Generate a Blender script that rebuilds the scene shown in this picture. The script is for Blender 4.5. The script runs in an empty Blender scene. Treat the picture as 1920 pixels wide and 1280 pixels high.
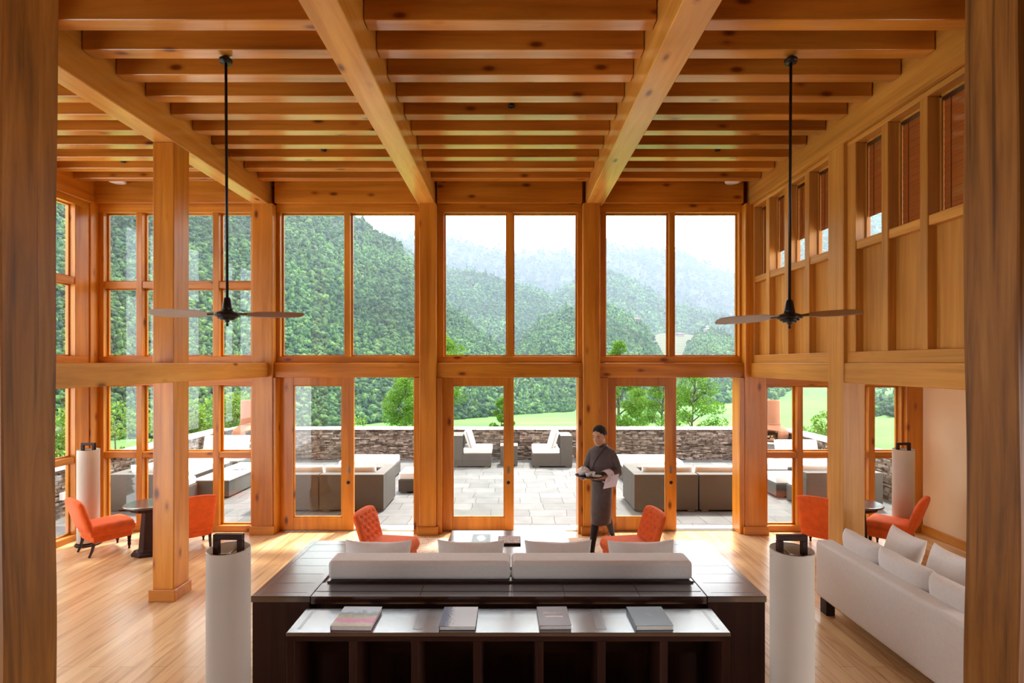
import bpy, bmesh, math, random
import numpy as np
from mathutils import Vector, Matrix, noise
R = random.Random(7)
PI = math.pi
sc = bpy.context.scene
COL = sc.collection

# ------------------------------------------------------------------ camera, world, sun, exposure
EYE = 2.62
cam_d = bpy.data.cameras.new('camera')
cam = bpy.data.objects.new('camera', cam_d); COL.objects.link(cam)
cam.location = (0, 0, EYE); cam.rotation_euler = (PI/2, 0, 0)
cam_d.sensor_width = 36; cam_d.lens = 18.75
cam_d.shift_x = 2/1920; cam_d.shift_y = 40/1920
cam_d.clip_start = .05; cam_d.clip_end = 9000
sc.camera = cam

w = bpy.data.worlds.new('sky'); sc.world = w; w.use_nodes = True
nt = w.node_tree; nt.nodes.clear()
out = nt.nodes.new('ShaderNodeOutputWorld'); bg = nt.nodes.new('ShaderNodeBackground')
tc = nt.nodes.new('ShaderNodeTexCoord'); mp = nt.nodes.new('ShaderNodeMapping'); ns = nt.nodes.new('ShaderNodeTexNoise')
cr = nt.nodes.new('ShaderNodeValToRGB')
mp.inputs['Scale'].default_value = (2.2, 2.2, 5.0)
ns.inputs['Scale'].default_value = 1.6; ns.inputs['Detail'].default_value = 5
cr.color_ramp.elements[0].position = .38; cr.color_ramp.elements[0].color = (.80, .87, .95, 1)
cr.color_ramp.elements[1].position = .58; cr.color_ramp.elements[1].color = (1, 1, 1, 1)
nt.links.new(tc.outputs['Generated'], mp.inputs[0]); nt.links.new(mp.outputs[0], ns.inputs['Vector'])
nt.links.new(ns.outputs[0], cr.inputs[0]); nt.links.new(cr.outputs[0], bg.inputs[0])
bg.inputs[1].default_value = 2.2
nt.links.new(bg.outputs[0], out.inputs[0])

sun_d = bpy.data.lights.new('sun', 'SUN'); sun = bpy.data.objects.new('sun', sun_d); COL.objects.link(sun)
sun_d.energy = 4.0; sun_d.angle = math.radians(6); sun_d.color = (1, .96, .9)
el, az = math.radians(66), math.radians(68)      # high sun, beyond the terrace and a little to the right
sdir = Vector((math.cos(el)*math.cos(az), math.cos(el)*math.sin(az), math.sin(el)))
sun.rotation_euler = sdir.to_track_quat('Z', 'Y').to_euler()

vs = sc.view_settings
vs.view_transform = 'Standard'; vs.look = 'None'; vs.gamma = 1; vs.use_curve_mapping = False
vs.exposure = 1.36
cy = sc.cycles
cy.use_denoising = True
cy.max_bounces = 8; cy.diffuse_bounces = 4; cy.glossy_bounces = 4; cy.transmission_bounces = 6
cy.transparent_max_bounces = 12; cy.volume_bounces = 1
cy.caustics_reflective = False; cy.caustics_refractive = False
cy.sample_clamp_indirect = 6

# ------------------------------------------------------------------ helpers
def tag(o, label=None, cat=None, group=None, kind=None):
    if label: o['label'] = label
    if cat: o['category'] = cat
    if group: o['group'] = group
    if kind: o['kind'] = kind
    return o

def empty(name, loc, rz=0, label=None, cat=None, group=None, kind=None):
    o = bpy.data.objects.new(name, None); COL.objects.link(o)
    o.empty_display_size = .1
    o.location = loc; o.rotation_euler = (0, 0, rz)
    return tag(o, label, cat, group, kind)

def dup(o, parent=None):
    c = o.copy(); COL.objects.link(c)
    if parent is not None:
        c.parent = parent
    for ch in list(o.children):
        dup(ch, c)
    return c

class MB:
    def __init__(s): s.v = []; s.f = []; s.M = None
    def add(s, vs_, fs):
        n = len(s.v)
        if s.M is not None: vs_ = [tuple(s.M @ Vector(p)) for p in vs_]
        s.v += [tuple(p) for p in vs_]; s.f += [tuple(i+n for i in f) for f in fs]
        return s
    def box(s, x0, x1, y0, y1, z0, z1):
        if x0 > x1: x0, x1 = x1, x0
        if y0 > y1: y0, y1 = y1, y0
        if z0 > z1: z0, z1 = z1, z0
        return s.add([(x0,y0,z0),(x1,y0,z0),(x1,y1,z0),(x0,y1,z0),(x0,y0,z1),(x1,y0,z1),(x1,y1,z1),(x0,y1,z1)],
                     [(3,2,1,0),(4,5,6,7),(0,1,5,4),(1,2,6,5),(2,3,7,6),(3,0,4,7)])
    def lathe(s, prof, c=(0,0,0), n=24, sx=1, sy=1, cap=True):
        vs_ = []; fs = []
        m = len(prof)
        for (r, z) in prof:
            for k in range(n):
                a = 2*PI*k/n
                vs_.append((c[0]+r*sx*math.cos(a), c[1]+r*sy*math.sin(a), c[2]+z))
        for i in range(m-1):
            for k in range(n):
                k2 = (k+1) % n
                fs.append((i*n+k, i*n+k2, (i+1)*n+k2, (i+1)*n+k))
        if cap:
            fs.append(tuple(range(n-1, -1, -1))); fs.append(tuple((m-1)*n+k for k in range(n)))
        return s.add(vs_, fs)
    def tube(s, path, radii, n=10, cap=True, flat=None):
        # flat: optional (sx, sy) squash of the section
        if not hasattr(radii, '__len__'): radii = [radii]*len(path)
        P = [Vector(p) for p in path]; vs_ = []; fs = []
        up = Vector((0, 0, 1))
        t0 = (P[1]-P[0]).normalized()
        if abs(t0.dot(up)) > .95: up = Vector((0, 1, 0))
        for i, p in enumerate(P):
            a = P[max(i-1, 0)]; b = P[min(i+1, len(P)-1)]
            t = (b-a).normalized()
            sx = t.cross(up)
            if sx.length < 1e-4: sx = Vector((1, 0, 0))
            sx.normalize(); sy = sx.cross(t).normalized(); up = sy
            r = radii[i]
            fx, fy = flat if flat else (1, 1)
            for k in range(n):
                an = 2*PI*k/n
                vs_.append(tuple(p + sx*math.cos(an)*r*fx + sy*math.sin(an)*r*fy))
        for i in range(len(P)-1):
            for k in range(n):
                k2 = (k+1) % n
                fs.append((i*n+k, i*n+k2, (i+1)*n+k2, (i+1)*n+k))
        if cap:
            fs.append(tuple(range(n-1, -1, -1))); fs.append(tuple((len(P)-1)*n+k for k in range(n)))
        return s.add(vs_, fs)
    def loft(s, rings, n=20, cap=True):
        # rings: (cx, cy, cz, rx, ry[, tilt_y]) ellipses in xy
        vs_ = []; fs = []
        for rg in rings:
            cx, cy_, cz, rx, ry = rg[:5]
            for k in range(n):
                a = 2*PI*k/n
                vs_.append((cx+rx*math.cos(a), cy_+ry*math.sin(a), cz + (rg[5]*math.sin(a) if len(rg) > 5 else 0)))
        m = len(rings)
        for i in range(m-1):
            for k in range(n):
                k2 = (k+1) % n
                fs.append((i*n+k, i*n+k2, (i+1)*n+k2, (i+1)*n+k))
        if cap:
            fs.append(tuple(range(n-1, -1, -1))); fs.append(tuple((m-1)*n+k for k in range(n)))
        return s.add(vs_, fs)
    def slab(s, W, H, T, nu=24, nv=24, p=8, fn=None, dimple=None, top=None, crease=None):
        """closed cushion: u in x, v in z, thickness in y; fn maps (x,y,z)->point"""
        def g(i, n):
            t = -1 + 2*i/n
            return math.sin(t*PI/2)
        vs_ = []; fs = []
        for side in (1, -1):
            for j in range(nv+1):
                v = g(j, nv)
                for i in range(nu+1):
                    u = g(i, nu)
                    e = max(0, 1-abs(u)**p)*max(0, 1-abs(v)**p)
                    t = T/2*e**(1/2.2)
                    if dimple and side == 1: t += dimple(u, v)*e
                    x = u*W/2; z = v*H/2
                    if top: x, z = top(u, v, x, z)
                    q = (x, side*t, z)
                    if fn: q = fn(*q)
                    vs_.append(q)
        N = (nu+1)*(nv+1)
        for sd in (0, 1):
            for j in range(nv):
                for i in range(nu):
                    a = sd*N + j*(nu+1)+i
                    q = (a, a+1, a+nu+2, a+nu+1)
                    fs.append(q[::-1] if sd == 0 else q)
        # stitch rims
        for j in range(nv):
            for i in (0, nu):
                a = j*(nu+1)+i; b = a+nu+1
                q = (a, b, b+N, a+N)
                fs.append(q if i else q[::-1])
        for i in range(nu):
            for j in (0, nv):
                a = j*(nu+1)+i; b = a+1
                q = (a, b, b+N, a+N)
                fs.append(q[::-1] if j else q)
        return s.add(vs_, fs)
    def build(s, name, m, parent=None, origin=None, smooth=False, bevel=0, seg=1, wn=False):
        me = bpy.data.meshes.new(name)
        vv = s.v
        if origin is not None:
            ox, oy, oz = origin
            vv = [(a-ox, b-oy, c-oz) for a, b, c in vv]
        me.from_pydata(vv, [], s.f); me.validate()
        o = bpy.data.objects.new(name, me); COL.objects.link(o)
        if origin is not None: o.location = origin
        if m: me.materials.append(m)
        if smooth or wn:
            me.polygons.foreach_set('use_smooth', [True]*len(me.polygons))
        if bevel:
            b = o.modifiers.new('bevel', 'BEVEL'); b.width = bevel; b.segments = seg; b.limit_method = 'ANGLE'; b.angle_limit = math.radians(40)
        if wn:
            o.modifiers.new('wn', 'WEIGHTED_NORMAL')
        if parent is not None: o.parent = parent
        return o

def base_mesh(mb, name, m, label, cat, group=None, kind=None, **k):
    xs = [p[0] for p in mb.v]; ys = [p[1] for p in mb.v]; zs = [p[2] for p in mb.v]
    o = mb.build(name, m, origin=((min(xs)+max(xs))/2, (min(ys)+max(ys))/2, min(zs)), **k)
    return tag(o, label, cat, group, kind)

# ------------------------------------------------------------------ materials
def newmat(name):
    m = bpy.data.materials.new(name); m.use_nodes = True
    t = m.node_tree; b = t.nodes['Principled BSDF']
    return m, t, b
def N(t, ty, **kw):
    n = t.nodes.new('ShaderNode'+ty)
    for k, v in kw.items():
        if k in n.inputs: n.inputs[k].default_value = v
        else: setattr(n, k, v)
    return n
def ramp(t, pts):
    r = t.nodes.new('ShaderNodeValToRGB'); e = r.color_ramp.elements
    e[0].position, e[0].color = pts[0][0], (*pts[0][1], 1)
    e[1].position, e[1].color = pts[-1][0], (*pts[-1][1], 1)
    for p, c in pts[1:-1]:
        x = e.new(p); x.color = (*c, 1)
    return r
def objvec(t, scale, rnd=True):
    tc = t.nodes.new('ShaderNodeTexCoord'); mp = t.nodes.new('ShaderNodeMapping')
    mp.inputs['Scale'].default_value = scale
    t.links.new(tc.outputs['Object'], mp.inputs[0])
    if rnd:
        oi = t.nodes.new('ShaderNodeObjectInfo'); mu = N(t, 'Math', operation='MULTIPLY'); mu.inputs[1].default_value = 37
        t.links.new(oi.outputs['Random'], mu.inputs[0]); t.links.new(mu.outputs[0], mp.inputs['Location'])
    return mp
def mixc(t, a, b, f=None, mode='MIX', fac=1.0):
    n = t.nodes.new('ShaderNodeMix'); n.data_type = 'RGBA'; n.blend_type = mode
    n.inputs[0].default_value = fac
    for i, v in ((6, a), (7, b)):
        if isinstance(v, tuple): n.inputs[i].default_value = (*v, 1)
        else: t.links.new(v, n.inputs[i])
    if f is not None: t.links.new(f, n.inputs[0])
    return n.outputs[2]
def bump(t, b, h, s=.2, d=.01):
    n = t.nodes.new('ShaderNodeBump'); n.inputs['Strength'].default_value = s; n.inputs['Distance'].default_value = d
    t.links.new(h, n.inputs['Height']); t.links.new(n.outputs[0], b.inputs['Normal'])

def wood(name, lo, mid, hi, axis='Z', rough=.35, knots=True, coat=.0, across=9, crack=0, spec=.5):
    m, t, b = newmat(name)
    ax = 'XYZ'.index(axis)
    s1 = [across]*3; s1[ax] = .55
    mp = objvec(t, s1)
    n1 = N(t, 'TexNoise'); n1.inputs['Scale'].default_value = 1.0; n1.inputs['Detail'].default_value = 9; n1.inputs['Roughness'].default_value = .62; n1.inputs['Distortion'].default_value = .5
    t.links.new(mp.outputs[0], n1.inputs['Vector'])
    r1 = ramp(t, [(.3, lo), (.5, mid), (.72, hi)])
    t.links.new(n1.outputs[0], r1.inputs[0])
    colr = r1.outputs[0]
    s3 = [.7]*3
    mp3 = objvec(t, s3); n3 = N(t, 'TexNoise'); n3.inputs['Scale'].default_value = 1.0; n3.inputs['Detail'].default_value = 2
    t.links.new(mp3.outputs[0], n3.inputs['Vector'])
    r3 = ramp(t, [(.3, (.78, .74, .7)), (.7, (1.12, 1.12, 1.1))]); t.links.new(n3.outputs[0], r3.inputs[0])
    colr = mixc(t, colr, r3.outputs[0], mode='MULTIPLY')
    if knots:
        s2 = [5.5]*3; s2[ax] = 2.4
        mp2 = objvec(t, s2); v = N(t, 'TexVoronoi'); v.inputs['Scale'].default_value = 1.0
        t.links.new(mp2.outputs[0], v.inputs['Vector'])
        sx_ = N(t, 'SeparateXYZ'); t.links.new(v.outputs['Color'], sx_.inputs[0])
        gt = N(t, 'Math', operation='GREATER_THAN'); gt.inputs[1].default_value = .5; t.links.new(sx_.outputs[0], gt.inputs[0])
        r2 = ramp(t, [(.06, (.14, .06, .03)), (.12, (.40, .24, .15)), (.16, (.78, .67, .55)), (.25, (1, 1, 1))]); t.links.new(v.outputs['Distance'], r2.inputs[0])
        kc = mixc(t, (1., 1., 1.), r2.outputs[0], f=gt.outputs[0])
        colr = mixc(t, colr, kc, mode='MULTIPLY', fac=.9)
    if crack:
        s4 = [22]*3; s4[ax] = .35
        mp4 = objvec(t, s4); n4 = N(t, 'TexNoise'); n4.inputs['Scale'].default_value = 1.; n4.inputs['Detail'].default_value = 3
        t.links.new(mp4.outputs[0], n4.inputs['Vector'])
        r4 = ramp(t, [(.30, (.35, .3, .3)), (.37, (1, 1, 1))]); t.links.new(n4.outputs[0], r4.inputs[0])
        colr = mixc(t, colr, r4.outputs[0], mode='MULTIPLY', fac=crack)
    t.links.new(colr, b.inputs['Base Color'])
    b.inputs['Roughness'].default_value = rough
    b.inputs['Specular IOR Level'].default_value = spec
    b.inputs['Coat Weight'].default_value = coat; b.inputs['Coat Roughness'].default_value = .2; b.inputs['Coat IOR'].default_value = 2.3 if coat > .5 else 1.5
    bump(t, b, n1.outputs[0], .12, .004)
    return m

def plain(name, c, rough=.6, var=.08, scale=8, metal=0, bmp=.0, sheen=0, spec=.5, coat=0):
    m, t, b = newmat(name)
    mp = objvec(t, (scale,)*3); n = N(t, 'TexNoise'); n.inputs['Scale'].default_value = 1.; n.inputs['Detail'].default_value = 4
    t.links.new(mp.outputs[0], n.inputs['Vector'])
    r = ramp(t, [(.3, tuple(x*(1-var) for x in c)), (.7, tuple(min(1, x*(1+var)) for x in c))])
    t.links.new(n.outputs[0], r.inputs[0]); t.links.new(r.outputs[0], b.inputs['Base Color'])
    b.inputs['Roughness'].default_value = rough; b.inputs['Metallic'].default_value = metal
    b.inputs['Specular IOR Level'].default_value = spec
    b.inputs['Coat Weight'].default_value = coat; b.inputs['Coat Roughness'].default_value = .08
    if sheen:
        b.inputs['Sheen Weight'].default_value = sheen; b.inputs['Sheen Roughness'].default_value = .4
        b.inputs['Sheen Tint'].default_value = (*[min(1, x*1.3+.1) for x in c], 1)
    if bmp: bump(t, b, n.outputs[0], bmp, .004)
    return m

def weave(name, c, sc_=260, rough=.7):
    m, t, b = newmat(name)
    mp = objvec(t, (sc_, sc_, sc_), False)
    ck = N(t, 'TexChecker'); ck.inputs['Scale'].default_value = 1
    ck.inputs['Color1'].default_value = (*[x*1.18 for x in c], 1); ck.inputs['Color2'].default_value = (*[x*.8 for x in c], 1)
    t.links.new(mp.outputs[0], ck.inputs['Vector']); t.links.new(ck.outputs[0], b.inputs['Base Color'])
    b.inputs['Roughness'].default_value = rough
    return m

OR = dict(lo=(.40,.150,.030), mid=(.55,.235,.052), hi=(.68,.33,.088))
M = {}
for a in 'XYZ':
    M['pine'+a] = wood('honey_pine_'+a, (.42,.130,.009), (.60,.215,.016), (.73,.305,.034), a, rough=.32)
    M['beam'+a] = wood('beam_pine_'+a, (.52,.21,.032), (.68,.30,.052), (.80,.40,.085), a, rough=.27, across=7)
    M['joist'+a] = wood('joist_pine_'+a, (.39,.138,.014), (.56,.212,.024), (.68,.285,.040), a, rough=.28, across=8, coat=.5)
    M['panel'+a] = wood('panel_pine_'+a, (.48,.205,.030), (.63,.285,.048), (.75,.37,.078), a, rough=.4, across=16, knots=False)
M['weathered'] = wood('weathered_post', (.12,.045,.008), (.33,.13,.021), (.50,.225,.048), 'Z', rough=.5, crack=.8, across=8, knots=False)
M['dark'] = wood('dark_wood', (.016,.0055,.005), (.030,.011,.010), (.050,.020,.017), 'X', rough=.2, knots=False, coat=.9, across=14)
M['darkY'] = wood('dark_wood_y', (.016,.0055,.005), (.030,.011,.010), (.050,.020,.017), 'Y', rough=.2, knots=False, coat=.9, across=14)
M['darkZ'] = wood('dark_wood_z', (.020,.005,.003), (.036,.010,.006), (.055,.018,.010), 'Z', rough=.5, knots=False, coat=0, across=14, spec=.25)
M['darkF'] = wood('dark_wood_fronts', (.020,.005,.003), (.036,.010,.006), (.055,.018,.010), 'X', rough=.5, knots=False, across=14, spec=.25)
M['strip'] = wood('dark_wood_pale_strip', (.05,.03,.03), (.08,.05,.05), (.11,.07,.07), 'Y', rough=.28, knots=False, coat=.6)
M['white'] = plain('off_white_fabric', (.73,.68,.64), .9, .03, 40, bmp=.15, sheen=.2)
M['pillow'] = plain('white_pillow_fabric', (.86,.83,.81), .9, .03, 30, bmp=.25, sheen=.2)
M['outwhite'] = plain('outdoor_white_fabric', (.84,.83,.80), .9, .02, 30, bmp=.1)
M['orange'] = plain('orange_velvet', (.82,.125,.012), .75, .10, 12, sheen=.5)
M['wicker'] = weave('grey_wicker', (.088,.076,.062), 120)
M['metal'] = plain('black_metal', (.022,.018,.016), .35, .1, 20, metal=.6)
M['blade'] = plain('grey_blade', (.52,.48,.46), .4, .05, 10)
M['steel'] = plain('brushed_steel', (.35,.32,.28), .3, .1, 20, metal=1)
M['plaster'] = plain('cream_plaster', (.90,.72,.50), .8, .04, 1.3)
M['terracotta'] = plain('terracotta', (.30,.115,.055), .8, .12, 5, bmp=.3)
M['coping'] = plain('pale_coping', (.62,.58,.54), .85, .1, 5, bmp=.3)
M['plinth'] = plain('grey_plinth', (.22,.21,.20), .8, .1, 4)
M['skin'] = plain('skin', (.52,.27,.16), .5, .06, 14)
M['hair'] = plain('black_hair', (.010,.008,.008), .9, .3, 90, bmp=.6)
M['gho'] = plain('grey_brown_robe', (.085,.062,.060), .7, .16, 16, sheen=.4, bmp=.15)
M['cuff'] = plain('pale_pink_cuff', (.78,.66,.68), .8, .03, 20)
M['black'] = plain('black_cloth', (.010,.008,.010), .8, .2, 30)
M['shoe'] = plain('black_shoe_leather', (.010,.010,.012), .2, .1, 10, coat=.5)
M['china'] = plain('white_china', (.82,.80,.78), .25, .02, 5)
M['paper'] = plain('page_edges', (.80,.77,.72), .8, .06, 60)
M['charred'] = plain('soot_black', (.012,.010,.009), .95, .2, 9)
M['log'] = plain('split_log', (.38,.24,.13), .8, .3, 9)
M['plastic'] = plain('white_plastic', (.8,.78,.74), .4, .02, 5)
M['red'] = plain('dull_red_trim', (.35,.07,.035), .6, .1, 9)

# glass: thin pane
def glass():
    m, t, b = newmat('window_glass'); t.nodes.remove(b)
    o = t.nodes['Material Output']; tr = N(t, 'BsdfTransparent'); gl = N(t, 'BsdfGlossy'); gl.inputs['Roughness'].default_value = 0.0
    tr.inputs[0].default_value = (.96, .975, .97, 1)
    lw = N(t, 'LayerWeight'); pw = N(t, 'Math', operation='POWER'); pw.inputs[1].default_value = 5; t.links.new(lw.outputs['Facing'], pw.inputs[0])
    fr = N(t, 'Math', operation='MULTIPLY_ADD'); fr.inputs[1].default_value = .96; fr.inputs[2].default_value = .04; t.links.new(pw.outputs[0], fr.inputs[0]); mx = N(t, 'MixShader')
    t.links.new(fr.outputs[0], mx.inputs[0]); t.links.new(tr.outputs[0], mx.inputs[1]); t.links.new(gl.outputs[0], mx.inputs[2])
    t.links.new(mx.outputs[0], o.inputs[0]); return m
M['glass'] = glass()

def shade_mat():
    m, t, b = newmat('lamp_shade_cloth'); o = t.nodes['Material Output']
    b.inputs['Base Color'].default_value = (.80, .75, .68, 1); b.inputs['Roughness'].default_value = .8
    tl = N(t, 'BsdfTranslucent'); tl.inputs[0].default_value = (.85, .72, .58, 1); mx = N(t, 'MixShader'); mx.inputs[0].default_value = .35
    t.links.new(b.outputs[0], mx.inputs[1]); t.links.new(tl.outputs[0], mx.inputs[2]); t.links.new(mx.outputs[0], o.inputs[0])
    return m
M['shade'] = shade_mat()

def floor_mat():
    m, t, b = newmat('floor_boards')
    tc = N(t, 'TexCoord'); sp = N(t, 'SeparateXYZ'); cb = N(t, 'CombineXYZ')
    t.links.new(tc.outputs['Object'], sp.inputs[0]); t.links.new(sp.outputs[1], cb.inputs[0]); t.links.new(sp.outputs[0], cb.inputs[1])
    br = N(t, 'TexBrick'); br.inputs['Scale'].default_value = 1; br.offset = .37
    br.inputs['Brick Width'].default_value = 2.3; br.inputs['Row Height'].default_value = .135
    br.inputs['Mortar Size'].default_value = .0018; br.inputs['Mortar Smooth'].default_value = .3; br.inputs['Bias'].default_value = 0
    br.inputs['Color1'].default_value = (.66, .40, .19, 1); br.inputs['Color2'].default_value = (.76, .50, .26, 1); br.inputs['Mortar'].default_value = (.25, .12, .05, 1)
    t.links.new(cb.outputs[0], br.inputs['Vector'])
    mp = N(t, 'Mapping'); mp.inputs['Scale'].default_value = (7, .6, 1); t.links.new(tc.outputs['Object'], mp.inputs[0])
    n = N(t, 'TexNoise'); n.inputs['Scale'].default_value = 1.6; n.inputs['Detail'].default_value = 6; n.inputs['Distortion'].default_value = 1.2
    t.links.new(mp.outputs[0], n.inputs['Vector'])
    r = ramp(t, [(.28, (.62, .52, .45)), (.5, (1, 1, 1)), (.75, (1.1, 1.12, 1.15))]); t.links.new(n.outputs[0], r.inputs[0])
    c = mixc(t, br.outputs[0], r.outputs[0], mode='MULTIPLY', fac=.8)
    v = N(t, 'TexVoronoi'); v.inputs['Scale'].default_value = 1.; mp2 = N(t, 'Mapping'); mp2.inputs['Scale'].default_value = (3.4, 1.3, 1)
    t.links.new(tc.outputs['Object'], mp2.inputs[0]); t.links.new(mp2.outputs[0], v.inputs['Vector'])
    r2 = ramp(t, [(.02, (.35, .2, .12)), (.09, (1, 1, 1))]); t.links.new(v.outputs['Distance'], r2.inputs[0])
    c = mixc(t, c, r2.outputs[0], mode='MULTIPLY', fac=.7)
    t.links.new(c, b.inputs['Base Color']); b.inputs['Roughness'].default_value = .24
    return m
M['floor'] = floor_mat()

def terrace_mat():
    m, t, b = newmat('flagstones')
    tc = N(t, 'TexCoord')
    n0 = N(t, 'TexNoise'); n0.inputs['Scale'].default_value = 1.3; n0.inputs['Detail'].default_value = 1
    t.links.new(tc.outputs['Object'], n0.inputs['Vector'])
    ad = N(t, 'VectorMath', operation='MULTIPLY_ADD'); ad.inputs[1].default_value = (.13, .13, 0)
    t.links.new(n0.outputs['Color'], ad.inputs[0]); t.links.new(tc.outputs['Object'], ad.inputs[2])
    br = N(t, 'TexBrick'); br.inputs['Scale'].default_value = 1; br.offset = .43; br.squash = .62; br.squash_frequency = 3
    br.inputs['Brick Width'].default_value = .66; br.inputs['Row Height'].default_value = .42
    br.inputs['Mortar Size'].default_value = .006; br.inputs['Mortar Smooth'].default_value = .15
    br.inputs['Color1'].default_value = (.095, .093, .090, 1); br.inputs['Color2'].default_value = (.14, .137, .132, 1); br.inputs['Mortar'].default_value = (.02, .019, .017, 1)
    t.links.new(ad.outputs[0], br.inputs['Vector'])
    n = N(t, 'TexNoise'); n.inputs['Scale'].default_value = 3; n.inputs['Detail'].default_value = 5; t.links.new(tc.outputs['Object'], n.inputs['Vector'])
    r = ramp(t, [(.3, (.78, .78, .76)), (.7, (1.1, 1.08, 1.05))]); t.links.new(n.outputs[0], r.inputs[0])
    t.links.new(mixc(t, br.outputs[0], r.outputs[0], mode='MULTIPLY'), b.inputs['Base Color'])
    b.inputs['Roughness'].default_value = .75
    return m
M['terrace'] = terrace_mat()

def island_mat(name, pts, rough=.9, nscale=3, namt=.5, trans=0, leafy=0):
    m, t, b = newmat(name)
    g = N(t, 'NewGeometry'); r = ramp(t, pts); t.links.new(g.outputs['Random Per Island'], r.inputs[0])
    tc = N(t, 'TexCoord'); n = N(t, 'TexNoise'); n.inputs['Scale'].default_value = nscale; n.inputs['Detail'].default_value = 3
    t.links.new(tc.outputs['Object'], n.inputs['Vector'])
    r2 = ramp(t, [(.3, (1-namt,)*3), (.7, (1+namt*.6,)*3)]); t.links.new(n.outputs[0], r2.inputs[0])
    c = mixc(t, r.outputs[0], r2.outputs[0], mode='MULTIPLY')
    if leafy:
        n5 = N(t, 'TexNoise'); n5.inputs['Scale'].default_value = leafy; n5.inputs['Detail'].default_value = 4; n5.inputs['Roughness'].default_value = .7
        t.links.new(tc.outputs['Object'], n5.inputs['Vector'])
        r5 = ramp(t, [(.38, (.35, .38, .42)), (.62, (1.45, 1.45, 1.3))]); t.links.new(n5.outputs[0], r5.inputs[0])
        c = mixc(t, c, r5.outputs[0], mode='MULTIPLY')
        bump(t, b, n5.outputs[0], 1.0, 1.2/leafy)
    t.links.new(c, b.inputs['Base Color']); b.inputs['Roughness'].default_value = rough; b.inputs['Specular IOR Level'].default_value = .2
    if trans:
        o = t.nodes['Material Output']; tl = N(t, 'BsdfTranslucent'); t.links.new(c, tl.inputs[0]); mx = N(t, 'MixShader'); mx.inputs[0].default_value = trans
        t.links.new(b.outputs[0], mx.inputs[1]); t.links.new(tl.outputs[0], mx.inputs[2]); t.links.new(mx.outputs[0], o.inputs[0])
    return m
M['stones'] = island_mat('dry_stones', [(0, (.08,.055,.040)), (.35, (.17,.125,.095)), (.7, (.25,.19,.148)), (1, (.38,.31,.26))], nscale=9)
M['forest'] = island_mat('forest_crowns', [(0, (.020,.056,.034)), (.35, (.041,.102,.042)), (.75, (.080,.170,.050)), (1, (.135,.23,.068))], nscale=.018, namt=.5, leafy=1.1)
M['forest_far'] = island_mat('forest_far', [(0, (.014,.028,.022)), (1, (.024,.042,.028))], nscale=.01, namt=.35)
M['leaf'] = island_mat('bright_leaves', [(0, (.05,.14,.018)), (.5, (.12,.25,.035)), (1, (.28,.36,.085))], nscale=2, namt=.3, trans=.35)
M['needle'] = island_mat('pine_needles', [(0, (.05,.13,.015)), (.6, (.13,.26,.03)), (1, (.26,.38,.07))], nscale=1.0, namt=.35, trans=.3)
M['bark'] = plain('bark', (.10,.075,.055), .9, .3, 6)
M['ground'] = plain('slope_ground', (.02,.045,.018), .95, .4, .05)
M['groundfar'] = plain('slope_ground_far', (.008,.014,.012), .95, .3, .02)

def field_mat():
    m, t, b = newmat('rice_fields')
    tc = N(t, 'TexCoord'); mp = N(t, 'Mapping'); mp.inputs['Scale'].default_value = (.012, .045, .1)
    t.links.new(tc.outputs['Object'], mp.inputs[0]); n = N(t, 'TexNoise'); n.inputs['Scale'].default_value = 1.2; n.inputs['Detail'].default_value = 4
    t.links.new(mp.outputs[0], n.inputs['Vector'])
    r = ramp(t, [(.3, (.028, .10, .012)), (.45, (.055, .18, .014)), (.62, (.075, .21, .02)), (.75, (.035, .12, .016))]); t.links.new(n.outputs[0], r.inputs[0])
    t.links.new(r.outputs[0], b.inputs['Base Color']); b.inputs['Roughness'].default_value = .95
    return m
M['field'] = field_mat()
def terrfield_mat():
    m, t, b = newmat('terraced_fields')
    tc = N(t, 'TexCoord'); w_ = N(t, 'TexWave'); w_.bands_direction = 'Z'; w_.inputs['Scale'].default_value = .14; w_.inputs['Distortion'].default_value = 3; w_.inputs['Detail'].default_value = 2; w_.inputs['Detail Scale'].default_value = .3
    t.links.new(tc.outputs['Object'], w_.inputs['Vector'])
    r = ramp(t, [(.1, (.025, .045, .015)), (.35, (.060, .055, .026)), (1, (.082, .072, .036))]); t.links.new(w_.outputs[0], r.inputs[0])
    t.links.new(r.outputs[0], b.inputs['Base Color']); b.inputs['Roughness'].default_value = .95
    return m
M['terrfield'] = terrfield_mat()

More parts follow.
